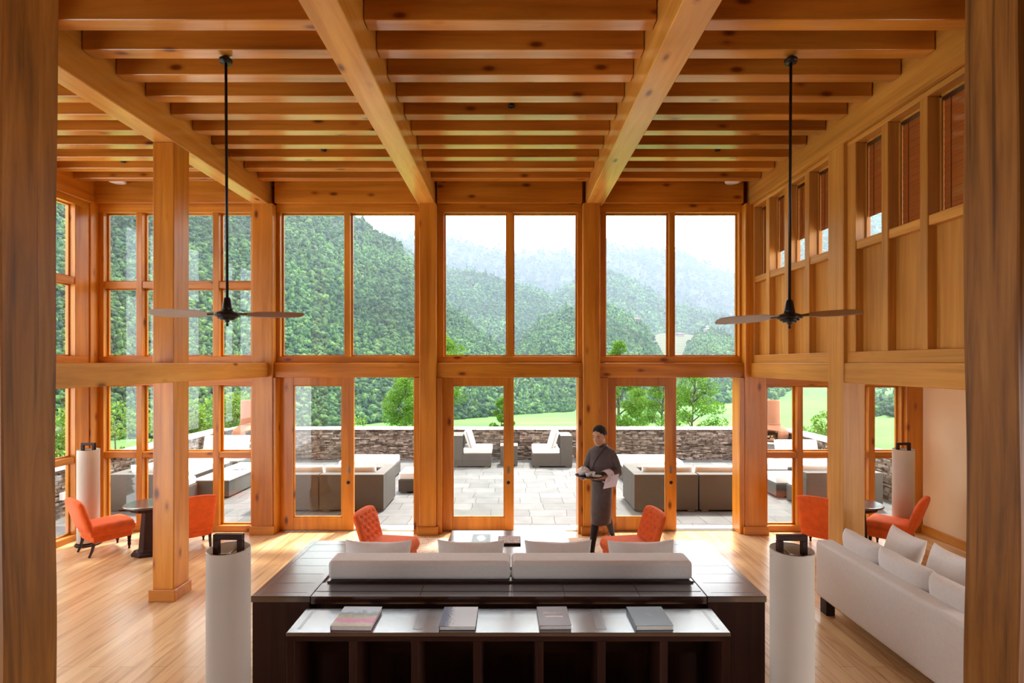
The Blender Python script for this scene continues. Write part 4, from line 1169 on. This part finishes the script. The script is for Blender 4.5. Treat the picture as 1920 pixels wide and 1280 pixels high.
def crown_variants(nb, n=12, seed=3, conifer=.12):
    """each crown is a cluster of small faceted leaf clumps"""
    bm = bmesh.new(); bmesh.ops.create_icosphere(bm, subdivisions=1, radius=1)
    iv = np.array([v.co[:] for v in bm.verts]); iff = np.array([[v.index for v in f.verts] for f in bm.faces], dtype=np.int32); bm.free()
    rg = np.random.default_rng(seed); out_ = []
    for q in range(n):
        V = []; F = []; con = q < n*conifer
        for b in range(nb):
            if con:
                t = b/(nb-1); a = b*2.4; r = (1-t)*.5; c = np.array([r*math.cos(a), r*math.sin(a), -1+2.9*t]); s_ = np.array([.62*(1-t*.75), .62*(1-t*.75), .42])
            else:
                a = b*2.4; t = b/nb; r = .62*math.sqrt(t+.05); c = np.array([r*math.cos(a), r*math.sin(a), .75-1.25*t+rg.uniform(-.15, .15)]); s_ = rg.uniform(.32, .48)*np.array([1, 1, .85])
            j = 1+rg.uniform(-.28, .28, (len(iv), 1))
            V.append(iv*j*s_+c); F.append(iff+len(iv)*b)
        out_.append((np.concatenate(V).astype(np.float32), np.concatenate(F)))
    return out_
CV1 = crown_variants(12)
CV0 = crown_variants(5, 10, 8)
def forest(name, label, pts, cv, mat, smooth=True):
    """pts: list of (x,y,z,r)"""
    rr = np.random.default_rng(5)
    V = []; F = []; n = 0
    for (x, y, z, r) in pts:
        vv, ff = cv[rr.integers(len(cv))]
        a = rr.uniform(0, 2*PI); c, s = math.cos(a), math.sin(a)
        q = vv*r*np.array([1, 1, rr.uniform(.75, 1.1)], dtype=np.float32)
        q = np.stack([q[:, 0]*c-q[:, 1]*s+x, q[:, 0]*s+q[:, 1]*c+y, q[:, 2]+z], 1)
        V.append(q); F.append(ff+n); n += len(vv)
    V = np.concatenate(V).astype(np.float32); F = np.concatenate(F).astype(np.int32)
    me = bpy.data.meshes.new(name); me.vertices.add(len(V)); me.vertices.foreach_set('co', V.ravel())
    me.loops.add(F.size); me.loops.foreach_set('vertex_index', F.ravel())
    me.polygons.add(len(F)); me.polygons.foreach_set('loop_start', np.arange(0, F.size, 3, dtype=np.int32))
    me.update(); me.validate()
    me.polygons.foreach_set('use_smooth', [smooth]*len(F))
    o = bpy.data.objects.new(name, me); COL.objects.link(o); me.materials.append(M[mat])
    return tag(o, label, 'forest', kind='stuff')

def slope(name, label, sky, umin, umax, yb, yr, zb, p=1.15, amp=8, mat='ground', trees=None, back=True):
    """sky: [(px, py)] skyline in bearings; yb / yr: foot and ridge distance (functions of px or numbers)"""
    fb = yb if callable(yb) else (lambda u: yb); fr = yr if callable(yr) else (lambda u: yr)
    def P(px, t):
        Yb, Yr = fb(px), fr(px)
        Y = Yb+(Yr-Yb)*min(t, 1.25)
        zr = EYE+(680-interp(px, sky))*Yr/1000
        z0 = zb if not callable(zb) else zb(px)
        if t <= 1: z = z0+(zr-z0)*t**p
        else: z = zr-(t-1)*abs(zr-z0)*1.2
        g = math.sin(PI*min(t, 1))
        X = (px-958)/1000*Y
        z += amp*g*noise.noise(Vector((X*.012, Y*.006, name.__len__()))) + amp*.35*noise.noise(Vector((X*.045, Y*.02, 3)))*min(1, t*3)
        return (X, Y, z)
    grid_mesh(name, lambda a, b: P(umin+(umax-umin)*a, b*1.25), 110, 44, mat, label)
    if trees:
        cnt, r0, r1, cv, m, nm, lb_ = trees
        rr = random.Random(len(name)*7+cnt); pts = []
        for _ in range(cnt):
            t = rr.random()**(1.0 if nm != 'near_forest' else 1.25)*1.02; px = rr.uniform(umin, umax); x, y, z = P(px, t)
            r = rr.uniform(r0, r1)*(1.25 if rr.random() < .12 else 1)*min(1, (y/230)**.8)
            pts.append((x, y, z+r*.5, r))
        forest(nm, lb_, pts, cv, m)
    return P
A_sky = [(-400, -150), (-100, 0), (100, 130), (205, 230), (400, 280), (530, 330), (645, 392), (668, 410), (690, 423), (715, 440), (745, 458), (780, 505), (834, 580), (950, 665), (1005, 712), (1043, 768), (1070, 778)]
slope('left_mountain', 'steep forested mountain side on the left', A_sky, -420, 1070, lambda u: interp(u, [(0, 60), (500, 130), (850, 165), (1070, 195)]), lambda u: interp(u, [(0, 330), (700, 400), (900, 330), (1070, 215)]), lambda u: interp(u, [(0, -10), (600, -14), (900, -15)]), amp=10,
      trees=(15000, 1.6, 3.3, CV1, 'forest', 'near_forest', 'dense green forest covering the left mountain side'))
A2 = [(620, 470), (700, 452), (745, 462), (780, 480), (834, 504), (885, 512), (951, 530), (984, 540), (1021, 553), (1060, 580), (1120, 640), (1180, 700), (1240, 760)]
slope('middle_mountain', 'forested slope behind the left mountain', A2, 600, 1240, 400, 700, -15, amp=14, trees=(7000, 2.6, 4.6, CV0, 'forest', 'middle_forest', 'hazy green forest on the slope behind the left mountain'))
Cs = [(960, 690), (985, 640), (1010, 612), (1050, 592), (1100, 578), (1136, 580), (1180, 596), (1215, 622), (1232, 655), (1260, 700), (1320, 735), (1400, 758)]
slope('low_hill', 'wooded low hill beside the terraced fields', Cs, 955, 1400, lambda u: interp(u, [(955, 190), (1100, 205), (1250, 215), (1400, 240)]), lambda u: interp(u, [(955, 380), (1200, 420), (1400, 300)]), -15, amp=6, trees=(4200, 1.9, 3.4, CV1, 'forest', 'low_hill_forest', 'green forest on the low hill'))
Bs = [(960, 640), (1000, 580), (1054, 543), (1080, 527), (1136, 512), (1180, 525), (1204, 542), (1248, 566), (1300, 585), (1376, 606), (1395, 590), (1425, 520), (1460, 470), (1560, 410), (1700, 370), (2100, 300)]
slope('right_mountain', 'hazy forested mountain in the middle distance', Bs, 960, 2100, 560, 820, -15, amp=20, trees=(10000, 3.5, 6.5, CV0, 'forest', 'right_forest', 'pale hazy forest on the mountain in the middle distance'))
Es = [(500, 400), (700, 440), (776, 445), (834, 451), (870, 455), (900, 465), (951, 468), (1007, 474), (1080, 474), (1136, 462), (1192, 467), (1248, 468), (1275, 476), (1309, 489), (1340, 500), (1376, 516), (1420, 545), (1553, 640), (1700, 700), (1900, 740)]
slope('far_mountain', 'far blue-grey mountain ridge', Es, 500, 1900, 900, 1300, 0, amp=30, mat='groundfar', trees=(5200, 5, 10, CV0, 'forest_far', 'far_forest', 'forest on the far blue-grey ridge'))
Ts = [(1170, 700), (1185, 640), (1215, 630), (1250, 623), (1310, 628), (1345, 640), (1400, 700)]
PT = slope('terraced_hill', 'tan terraced fields on the hillside', Ts, 1170, 1400, 300, 560, -15, amp=1.5, mat='terrfield')
Ds = [(1275, 690), (1290, 648), (1310, 628), (1330, 620), (1376, 636), (1420, 665), (1460, 695), (1500, 715), (1560, 722), (1660, 735), (1800, 760)]
slope('temple_hill', 'wooded hill below the small temple', Ds, 1275, 1800, lambda u: interp(u, [(1275, 260), (1440, 235), (1500, 330), (1560, 360), (1640, 175), (1800, 160)]), 500, -15, amp=4, trees=(3600, 2.0, 3.6, CV1, 'forest', 'temple_hill_forest', 'green forest on the hill below the temple'))
# small white temple and farmhouses on the hill
def house(x, y, z, W, D, H, label, spire=False, cat='house'):
    t = empty('temple' if spire else 'farmhouse', (x, y, z), .3, label, cat)
    MB().box(-W/2, W/2, -D/2, D/2, 0, H).build('wall', M['plinth'], t)
    MB().add([(-W*.65,-D*.65,H),(W*.65,-D*.65,H),(W*.65,D*.65,H),(-W*.65,D*.65,H),(-W*.25,0,H*1.35),(W*.25,0,H*1.35)], [(3,2,1,0),(0,1,5,4),(1,2,5),(2,3,4,5),(3,0,4)]).build('roof', M['red' if not spire else 'plinth'], t)
    if spire:
        MB().box(-W*.25, W*.25, -D*.25, D*.25, H*1.2, H*1.9).build('upper_storey', M['plinth'], t)
        MB().lathe([(W*.42, H*1.9), (W*.12, H*2.2), (W*.05, H*2.5), (.05, H*3.0)], n=12).build('spire', M['plinth'], t)
    for k in range(3):
        MB().box(-W*.35+k*W*.28, -W*.22+k*W*.28, -D/2-.08, -D/2, H*.35, H*.7).build('window', M['darkZ'], t)
hz = lambda px, py, Y: ((px-958)/1000*Y, Y, EYE+(680-py)*Y/1000)
x, y, z = hz(1326, 622, 488); house(x, y, z, 4.6, 4.2, 2.6, 'small white temple with a pointed roof on the wooded hilltop', True, 'temple')
x, y, z = hz(1194, 603, 415); house(x, y, z, 6, 5, 2.2, 'farmhouse with a dull red roof among the trees above the terraced fields')
x, y, z = hz(1275, 630, 545); house(x, y, z, 7, 5, 2.6, 'pale farmhouse above the terraced fields')

# ------------------------------------------------------------------ trees near the terrace
def leaves(mb_pts, n, size, rr, star=False):
    """mb_pts: list of (centre, radii); returns V,F of small leaf blades"""
    V = []; F = []
    wts = [r[0]*r[1]+r[0]*r[2] for _, r in mb_pts]; tot = sum(wts)
    for (c, r), wt in zip(mb_pts, wts):
        k = max(3, int(n*wt/tot))
        for _ in range(k):
            d = Vector((rr.gauss(0, 1), rr.gauss(0, 1), rr.gauss(0, 1))); d.normalize()
            q = rr.uniform(.62, 1.05)
            p = Vector((c[0]+d.x*r[0]*q, c[1]+d.y*r[1]*q, c[2]+d.z*r[2]*q))
            for b in range(3 if star else 1):
                ax = (d+Vector((rr.uniform(-.9, .9), rr.uniform(-.9, .9), rr.uniform(-.5, .9)))).normalized()
                sd = ax.cross(Vector((rr.uniform(-1, 1), rr.uniform(-1, 1), rr.uniform(-1, 1)))).normalized()
                L = size*rr.uniform(.7, 1.3); Wd = L*(.16 if star else .30)
                i = len(V)
                V += [tuple(p), tuple(p+ax*L*.5+sd*Wd), tuple(p+ax*L), tuple(p+ax*L*.5-sd*Wd)]
                F.append((i, i+1, i+2, i+3))
    return V, F
def tree(x, y, zg, H, crown, nleaf, lsize, label, seed, mat='needle', trunk_r=.12, lean=(0, 0), nb=14, cat='tree', name='pine_tree', group=None, puff=(.22, .34)):
    """crown = (z0, z1, r) relative to the ground"""
    rr = random.Random(seed)
    t = empty(name, (x, y, zg), 0, label, cat, group)
    z0, z1, cr_ = crown
    trunk = MB(); path = []
    for i in range(9):
        q = i/8; path.append((lean[0]*q+rr.uniform(-.05, .05)*H*.05, lean[1]*q, q*z1*.93))
    trunk.tube(path, [trunk_r*(1-.8*i/8) for i in range(9)], n=8)
    puffs = []
    for k in range(nb):
        q = (k+.5)/nb; z = z0+(z1-z0)*q; a = k*2.4+rr.uniform(-.4, .4)
        prof = math.sin(PI*min(1, .18+.82*q)**.9)**.7
        r = cr_*prof*rr.uniform(.55, .85)
        bx, by = lean[0]*z/z1, lean[1]*z/z1
        e = (bx+r*math.cos(a), by+r*math.sin(a), z+.04*H*rr.uniform(-.5, 1))
        m1 = (bx+r*.5*math.cos(a+.2), by+r*.5*math.sin(a+.2), z-.02*H)
        trunk.tube([(bx, by, max(.1, z-.10*H)), m1, e], [trunk_r*.4, trunk_r*.25, trunk_r*.08], n=5)
        pr = cr_*rr.uniform(*puff)
        puffs.append((e, (pr*1.15, pr*1.15, pr*.8)))
        for _ in range(2):
            puffs.append(((e[0]*rr.uniform(.4, 1.1), e[1]*rr.uniform(.4, 1.1), e[2]+rr.uniform(-.5, .5)*pr*1.6), (pr*.8, pr*.8, pr*.55)))
    trunk.build('trunk', M['bark'], t, smooth=True)
    V, F = leaves(puffs, nleaf, lsize, rr, star=(mat == 'needle'))
    o = MB().add(V, F).build('foliage', M[mat], t); return t
def at(px, Y): return ((px-958)/1000*Y, Y)
TR = 'trees beyond the parapet'
x, y = at(760, 46); tree(x, y, -5.6, 7, (2.4, 6.9, 2.1), 9000, .15, 'bright green pine seen through the left open doorway', 11, trunk_r=.13, nb=18, group=TR)
x, y = at(828, 38); tree(x, y, -4.6, 9, (4.4, 9.1, 2.1), 8000, .15, 'bright pine top rising into the bottom of the middle upper window', 12, trunk_r=.14, nb=18, group=TR)
x, y = at(940, 55); tree(x, y, -6.6, 5.5, (1.5, 5.4, 1.2), 5000, .17, 'small dark pine behind the middle glass door', 13, trunk_r=.11, nb=14, group=TR)
x, y = at(1160, 34); tree(x, y, -4.0, 7.4, (2.2, 7.5, 1.9), 7500, .13, 'pine with a thick trunk behind the walking person', 14, trunk_r=.14, nb=16, group=TR, puff=(.16, .26))
x, y = at(1236, 36); tree(x, y, -4.2, 6.5, (2.6, 6.4, 1.7), 5200, .13, 'slim leaning pine behind the right glass door', 15, trunk_r=.12, nb=13, lean=(.35, 0), group=TR, puff=(.16, .26))
x, y = at(1292, 27); tree(x, y, -3.0, 5.6, (1.5, 5.5, 1.75), 6500, .11, 'feathery bright pine with dark branches in the right open doorway', 16, trunk_r=.09, nb=20, lean=(.3, 0), group=TR, puff=(.16, .28))
x, y = at(1195, 48); tree(x, y, -5.9, 6, (2, 6.0, 1.8), 5000, .15, 'bushy pine filling the gap between two trunks on the right', 17, trunk_r=.1, nb=14, group=TR)
# shrubs at the left and right parapets
def shrub(x, y, zg, W, H, label, seed, n=5200, ls=.085, group='leafy shrubs behind the parapets'):
    rr = random.Random(seed)
    t = empty('leafy_shrub', (x, y, zg), 0, label, 'shrub', group)
    st = MB(); puffs = []
    for k in range(9):
        a = k*2.4; r = W*rr.uniform(.15, .6); z = H*rr.uniform(.25, .9)
        e = (r*math.cos(a), r*math.sin(a), z)
        st.tube([(0, 0, 0), (e[0]*.4, e[1]*.4, z*.5), e], [.04, .025, .01], n=5)
        pr = W*rr.uniform(.3, .42); puffs.append((e, (pr, pr, pr*.9)))
    st.build('stems', M['bark'], t, smooth=True)
    V, F = leaves(puffs, n, ls, rr)
    MB().add(V, F).build('foliage', M['leaf'], t)
for i, (x, y, zg, W, H, l) in enumerate([(-8.9, 8.9, -.9, 1.0, 2.75, 'leafy shrub in the left side window, nearest the viewer'), (-9.2, 10.6, -1.0, 1.2, 3.1, 'leafy shrub behind the left parapet in the far left front window'),
        (-9.3, 12.6, -1.1, 1.2, 3.2, 'leafy shrub over the left parapet, right of the side window'), (-9.0, 14.6, -1.2, 1.15, 3.0, 'leafy shrub behind the left parapet just beside the free-standing post'),
        (-8.9, 16.4, -1.4, 1.2, 3.0, 'leafy shrub right of the free-standing post through the alcove window'), (-8.2, 17.6, -1.6, 1.0, 3.3, 'leafy shrub just left of the left clay fireplace chimney'),
        (8.6, 14.2, -1.1, 1.0, 2.35, 'leafy shrub behind the right parapet beside the alcove post'), (9.4, 16.6, -1.4, 1.2, 2.6, 'leafy shrub right of the right clay fireplace'), (-5.9, 21, -2.2, 1.4, 2.6, 'low shrub beyond the back parapet at the left glass door')]):
    shrub(x, y, zg, W, H, l, 40+i)

# ------------------------------------------------------------------ mountain haze
m = bpy.data.materials.new('mountain_haze'); m.use_nodes = True; t_ = m.node_tree; t_.nodes.clear()
o_ = t_.nodes.new('ShaderNodeOutputMaterial'); v_ = t_.nodes.new('ShaderNodeVolumeScatter')
v_.inputs['Color'].default_value = (.215, .255, .335, 1); v_.inputs['Density'].default_value = .0010; v_.inputs['Anisotropy'].default_value = .2
t_.links.new(v_.outputs[0], o_.inputs['Volume'])
hz_o = MB().box(-2600, 2600, 60, 2700, -60, 330).build('valley_haze', m); tag(hz_o, 'pale blue haze filling the valley', 'haze', kind='stuff')

# ------------------------------------------------------------------ walking person
def person(x, y, rz):
    t = empty('person', (x, y, .012), rz, 'person in a grey-brown wrapped robe and black knee socks walking with a tray of dishes', 'person')
    mb = MB()
    # trunk, neck
    mb.loft([(0, .02, .80, .12, .09), (0, .02, .90, .13, .10), (0, .015, 1.02, .115, .09), (0, .01, 1.15, .125, .09), (0, .01, 1.28, .135, .09), (0, .015, 1.38, .14, .08), (0, .02, 1.44, .10, .06), (0, .015, 1.47, .058, .055), (0, -.005, 1.53, .052, .052), (0, -.015, 1.58, .05, .055)])
    # head (tilted forward, looking down at the tray)
    hm = Matrix.Translation((-.015, -.055, 1.61)) @ Matrix.Scale(1.1, 4) @ Matrix.Rotation(math.radians(-14), 4, 'Z') @ Matrix.Rotation(math.radians(14), 4, 'X')
    mb.M = hm
    rings = []
    for z, rx, ry, cyy in [(-.115, .020, .018, -.048), (-.108, .036, .032, -.046), (-.09, .050, .050, -.034), (-.065, .061, .070, -.020), (-.035, .068, .083, -.008), (0, .073, .091, 0), (.03, .076, .096, .004), (.06, .074, .094, .008), (.085, .064, .080, .012), (.103, .044, .056, .014), (.112, .018, .022, .014)]:
        rings.append((0, cyy, z, rx, ry))
    mb.loft(rings, 28)
    mb.loft([(0, -.104, -.028, .010, .010), (0, -.112, -.034, .015, .013), (0, -.106, -.042, .017, .010), (0, -.09, -.046, .010, .008)], 12)      # nose tip
    mb.tube([(0, -.088, .012), (0, -.098, -.008), (0, -.110, -.032)], [.008, .009, .011], n=10)                                               # nose bridge
    for s in (-1, 1):
        mb.tube([(s*.070, .005, .018), (s*.080, .008, .020), (s*.081, .008, -.005), (s*.074, .0, -.030)], [.006, .012, .011, .006], n=8)     # ears
        mb.tube([(s*.014, -.086, .020), (s*.034, -.082, .026), (s*.052, -.068, .020)], [.006, .009, .006], n=8)                                # brow
        mb.tube([(s*.030, -.070, -.030), (s*.045, -.058, -.030)], [.018, .016], n=8)                                                          # cheek
    mb.tube([(-.022, -.078, -.068), (0, -.087, -.066), (.022, -.078, -.068)], [.005, .0085, .005], n=8)
    mb.tube([(-.018, -.075, -.078), (0, -.083, -.079), (.018, -.075, -.078)], [.005, .008, .005], n=8)
    mb.M = None
    # arms
    RS, RE, RW = Vector((-.130, .02, 1.39)), Vector((-.195, .02, 1.12)), Vector((-.200, -.22, 1.075))
    LS_, LE, LW = Vector((.130, .02, 1.39)), Vector((.20, .05, 1.11)), Vector((.07, -.18, 1.065))
    for S, E, W_ in ((RS, RE, RW), (LS_, LE, LW)):
        mb.tube([S, S.lerp(E, .5), E, E.lerp(W_, .4), W_], [.036, .040, .038, .036, .026], n=14)
    # hands: palm + five fingers each, closed under/over the tray rim
    def hand(W_, fwd, out_, up):
        f = fwd.normalized(); s = out_.normalized(); u = up.normalized()
        pc = W_+f*.045
        for k in range(4):
            a = W_+f*.01+s*(-.024+.016*k); b = pc+f*.035+s*(-.030+.020*k)
            mb.tube([a, (a+b)/2+u*.002, b], [.014, .0145, .010], n=8)
        for k, L in enumerate((.068, .078, .074, .058)):
            b = pc+f*.035+s*(-.030+.020*k)
            p1 = b+f*L*.42-u*.004; p2 = p1+f*L*.30+u*.012*(k*.2+.8); p3 = p2+f*L*.16+u*.018
            mb.tube([b, p1, p2, p3], [.0098, .009, .0082, .0062], n=8)
        th = W_+f*.018-s*.028
        mb.tube([th, th-s*.024+f*.024+u*.012, th-s*.022+f*.052+u*.024, th-s*.012+f*.072+u*.026], [.013, .0115, .010, .0075], n=8)
    hand(RW, Vector((.75, -.6, -.1)), Vector((.6, .75, 0)), Vector((0, 0, 1)))
    hand(LW, Vector((-.75, -.55, -.05)), Vector((-.5, .8, 0)), Vector((0, 0, 1)))
    # legs: right one in front with the heel down, left one behind on its toes
    RH, RK, RA = Vector((-.065, .02, .86)), Vector((-.055, -.095, .475)), Vector((-.07, -.235, .085))
    LH, LK, LA = Vector((.065, .02, .86)), Vector((.045, .085, .47)), Vector((.05, .385, .16))
    for H_, K_, A_ in ((RH, RK, RA), (LH, LK, LA)):
        cal = K_.lerp(A_, .32)+Vector((0, .018, 0))
        mb.tube([H_, H_.lerp(K_, .5), K_, cal, K_.lerp(A_, .72), A_], [.066, .060, .047, .050, .037, .033], n=16)
    # feet
    mb.tube([RA+Vector((0, .035, -.045)), RA+Vector((0, -.02, -.04)), RA+Vector((-.005, -.12, -.058)), RA+Vector((-.008, -.185, -.064))], [.030, .036, .032, .020], n=12)
    mb.tube([LA+Vector((0, .03, -.02)), LA+Vector((0, -.01, -.05)), LA+Vector((0, -.075, -.115)), LA+Vector((0, -.13, -.138))], [.030, .034, .030, .018], n=12)
    b = mb.build('body', M['skin'], t)
    rm = b.modifiers.new('rm', 'REMESH'); rm.mode = 'VOXEL'; rm.voxel_size = .0055; rm.use_smooth_shade = True
    sm = b.modifiers.new('sm', 'SMOOTH'); sm.factor = .5; sm.iterations = 3
    # hair
    hb = MB(); hb.M = hm
    hv = []; hf = []; nu_, nv_ = 32, 14
    for j in range(nv_+1):
        ph = j/nv_*PI*.66
        for i in range(nu_):
            a = 2*PI*i/nu_
            front = max(0, math.cos(a+PI/2)) # -y front
            cc = math.cos(a+PI/2); p_ = j/nv_*PI*(.555-(.235 if cc > 0 else .12)*cc+.025*math.sin(i*2.3)+.015*math.sin(i*5.7))
            rr_ = 1+R.uniform(-.028, .035)*min(1, j/2)+.05*max(0, cc)*math.sin(PI*min(1, j/nv_)) if True else 1
            hv.append((.083*math.sin(p_)*math.cos(a)*rr_, .012+.103*math.sin(p_)*math.sin(a)*rr_, .022+.108*math.cos(p_)*rr_))
    for j in range(nv_):
        for i in range(nu_):
            i2 = (i+1) % nu_; hf.append((j*nu_+i, (j+1)*nu_+i, (j+1)*nu_+i2, j*nu_+i2))
    hb.add(hv, hf); h = hb.build('hair', M['hair'], b); h.modifiers.new('s', 'SOLIDIFY').thickness = .008
    # face details
    fb = MB(); fb.M = hm
    for s in (-1, 1): fb.tube([(s*.018, -.0965, .026), (s*.034, -.0925, .031), (s*.052, -.078, .025)], [.0022, .0035, .002], n=6)
    fb.build('eyebrows', M['hair'], b)
    for s in (-1, 1):
        e = MB(); e.M = hm; e.tube([(s*.022, -.087, .004), (s*.033, -.0875, .003), (s*.046, -.079, .003)], [.002, .0045, .002], n=8); e.build('eye', M['black'], b)
    lp = MB(); lp.M = hm; lp.tube([(-.022, -.082, -.0715), (0, -.0925, -.071), (.022, -.082, -.0715)], [.002, .004, .002], n=6); lp.build('lips', plain('lips', (.32,.11,.09), .5, .05), b)
    # robe: blouson top over the belt, straight skirt to the knee
    g = MB(); n = 40
    rings = []
    prof = [(.415, -.03, .155, .20), (.42, -.03, .165, .21), (.55, -.02, .172, .195), (.70, 0, .178, .165), (.85, .01, .182, .150), (.95, .015, .182, .148), (1.00, .015, .178, .146), (1.01, .01, .212, .172), (1.04, .005, .222, .182), (1.12, .0, .218, .175), (1.22, .0, .212, .158), (1.32, .01, .212, .138), (1.39, .012, .205, .116), (1.435, .015, .168, .092), (1.465, .015, .105, .078), (1.49, .008, .076, .070), (1.492, .008, .066, .060)]
    vs_ = []; fs = []
    for z, cyy, rx, ry in prof:
        for k in range(n):
            a = 2*PI*k/n
            f_ = 1+.018*math.sin(a*3+z*6)+.012*math.sin(a*7-z*17)+(.02*math.sin(a*5+z*30) if z > 1.0 and z < 1.2 else 0)
            vs_.append((rx*.80*f_*math.cos(a), cyy+ry*.88*f_*math.sin(a), z))
    m_ = len(prof)
    for i in range(m_-1):
        for k in range(n):
            k2 = (k+1) % n; fs.append((i*n+k, i*n+k2, (i+1)*n+k2, (i+1)*n+k))
    g.add(vs_, fs); robe = g.build('robe', M['gho'], t, smooth=True); robe.modifiers.new('s', 'SOLIDIFY').thickness = .006
    # crossed collar: diagonal overlap edges
    cl = MB()
    cl.tube([(.068, -.012, 1.485), (.05, -.062, 1.46), (.0, -.104, 1.38), (-.06, -.128, 1.27), (-.115, -.122, 1.13), (-.14, -.095, 1.04)], [.010, .011, .011, .010, .009, .008], n=8)
    cl.build('robe_overlap', M['gho'], robe, smooth=True)
    ck = MB(); ck.tube([(-.060, .0, 1.492), (-.040, -.050, 1.482), (0, -.078, 1.455), (.028, -.062, 1.472), (.062, -.005, 1.496)], [.007, .008, .006, .008, .007], n=8)
    ck.build('collar', M['gho'], robe, smooth=True)
    bl = MB(); bl.loft([(0, .015, .985, .147, .134), (0, .015, .99, .152, .138), (0, .015, 1.012, .152, .138), (0, .015, 1.018, .147, .134)], 32); bl.build('belt', M['black'], robe, smooth=True)
    for S, E, W_, nm, wide in ((RS, RE, RW, 'R', .078), (LS_, LE, LW, 'L', .092)):
        sl = MB(); q = E.lerp(W_, .55)
        sl.tube([Vector((S.x*.62, .015, 1.385)), Vector((S.x*1.0, .018, 1.372)), S.lerp(E, .35), S.lerp(E, .8), E, E.lerp(W_, .3), q], [.050, .056, .068, .074, .074, wide*.84, wide*.88], n=18, cap=False)
        s_ = sl.build('sleeve', M['gho'], t, smooth=True); s_.modifiers.new('s', 'SOLIDIFY').thickness = .005
        cf = MB(); q2 = E.lerp(W_, .92)
        cf.tube([E.lerp(W_, .50), E.lerp(W_, .56), q2], [wide*.92, wide*.95, wide*.88], n=18, cap=False)
        c_ = cf.build('cuff', M['cuff'], s_, smooth=True); c_.modifiers.new('s', 'SOLIDIFY').thickness = .005
    # the big turned-back cuff hanging on the left forearm
    hc = MB().slab(.22, .17, .018, 14, 14, 6, lambda x, y, z: (.175+x*.85+z*.25, -.160-.03*x/.2+y, 1.02+z+x*.28)); hc.build('hanging_cuff', M['cuff'], t, smooth=True)
    for H_, K_, A_, nm in ((RH, RK, RA, 'R'), (LH, LK, LA, 'L')):
        cal = K_.lerp(A_, .32)+Vector((0, .018, 0))
        MB().tube([K_+Vector((0, .02, .09)), K_+Vector((0, 0, .02)), cal, K_.lerp(A_, .72), A_, A_+Vector((0, .004, -.03))], [.050, .052, .0545, .0415, .0375, .036], n=18).build('sock', M['black'], t, smooth=True)
    sh = MB(); sh.tube([RA+Vector((0, .055, -.045)), RA+Vector((0, .03, -.040)), RA+Vector((0, -.03, -.043)), RA+Vector((-.005, -.12, -.053)), RA+Vector((-.008, -.185, -.060)), RA+Vector((-.01, -.215, -.066))], [.022, .037, .042, .040, .030, .012], n=14)
    sh.build('shoe', M['shoe'], t, smooth=True)
    sh = MB(); sh.tube([LA+Vector((0, .05, -.01)), LA+Vector((0, .025, -.030)), LA+Vector((0, -.02, -.060)), LA+Vector((0, -.08, -.118)), LA+Vector((0, -.13, -.134)), LA+Vector((0, -.16, -.142))], [.020, .036, .042, .038, .026, .012], n=14)
    sh.build('shoe', M['shoe'], t, smooth=True)
    return t
PX, PY, PR = 1.25, 7.36, math.radians(-25)
person(PX, PY, PR)
PM = Matrix.Translation((PX, PY, .012)) @ Matrix.Rotation(PR, 4, 'Z')
def held(mb, name, mat, lx, ly, lz, label, cat, group=None, **k):
    o = mb.build(name, M[mat], **k); p = PM @ Vector((lx, ly, lz)); o.location = p; o.rotation_euler = (0, 0, PR); return tag(o, label, cat, group)
tx, ty, tz = -.085, -.31, 1.085
held(MB().lathe([(.13, 0), (.165, .006), (.185, .024), (.180, .026), (.16, .012), (.12, .008)], n=40, sx=1.05, sy=.72), 'serving_tray', 'darkZ', tx, ty, tz, 'dark oval tray carried by the person', 'tray', smooth=True)
held(MB().lathe([(.030, 0), (.050, .02), (.060, .055), (.056, .088), (.034, .098), (.032, .106), (.010, .112), (.008, .124)], n=24), 'teapot', 'china', tx-.10, ty+.01, tz+.010, 'white lidded pot on the left of the carried tray', 'pot', smooth=True)
for i, (a, b, l) in enumerate(((.0, -.04, 'white cup at the front of the carried tray'), (.035, .035, 'white cup at the back of the carried tray'))):
    held(MB().lathe([(.020, 0), (.026, .01), (.040, .045), (.042, .055), (.038, .055), (.024, .012)], n=20), 'cup', 'china', tx+a, ty+b, tz+.010, l, 'cup', 'cups on the tray', smooth=True)
held(MB().lathe([(.025, 0), (.055, .006), (.070, .016), (.066, .017), (.04, .008)], n=24), 'saucer', 'china', tx+.105, ty+.0, tz+.012, 'white saucer on the right of the carried tray', 'saucer', smooth=True)
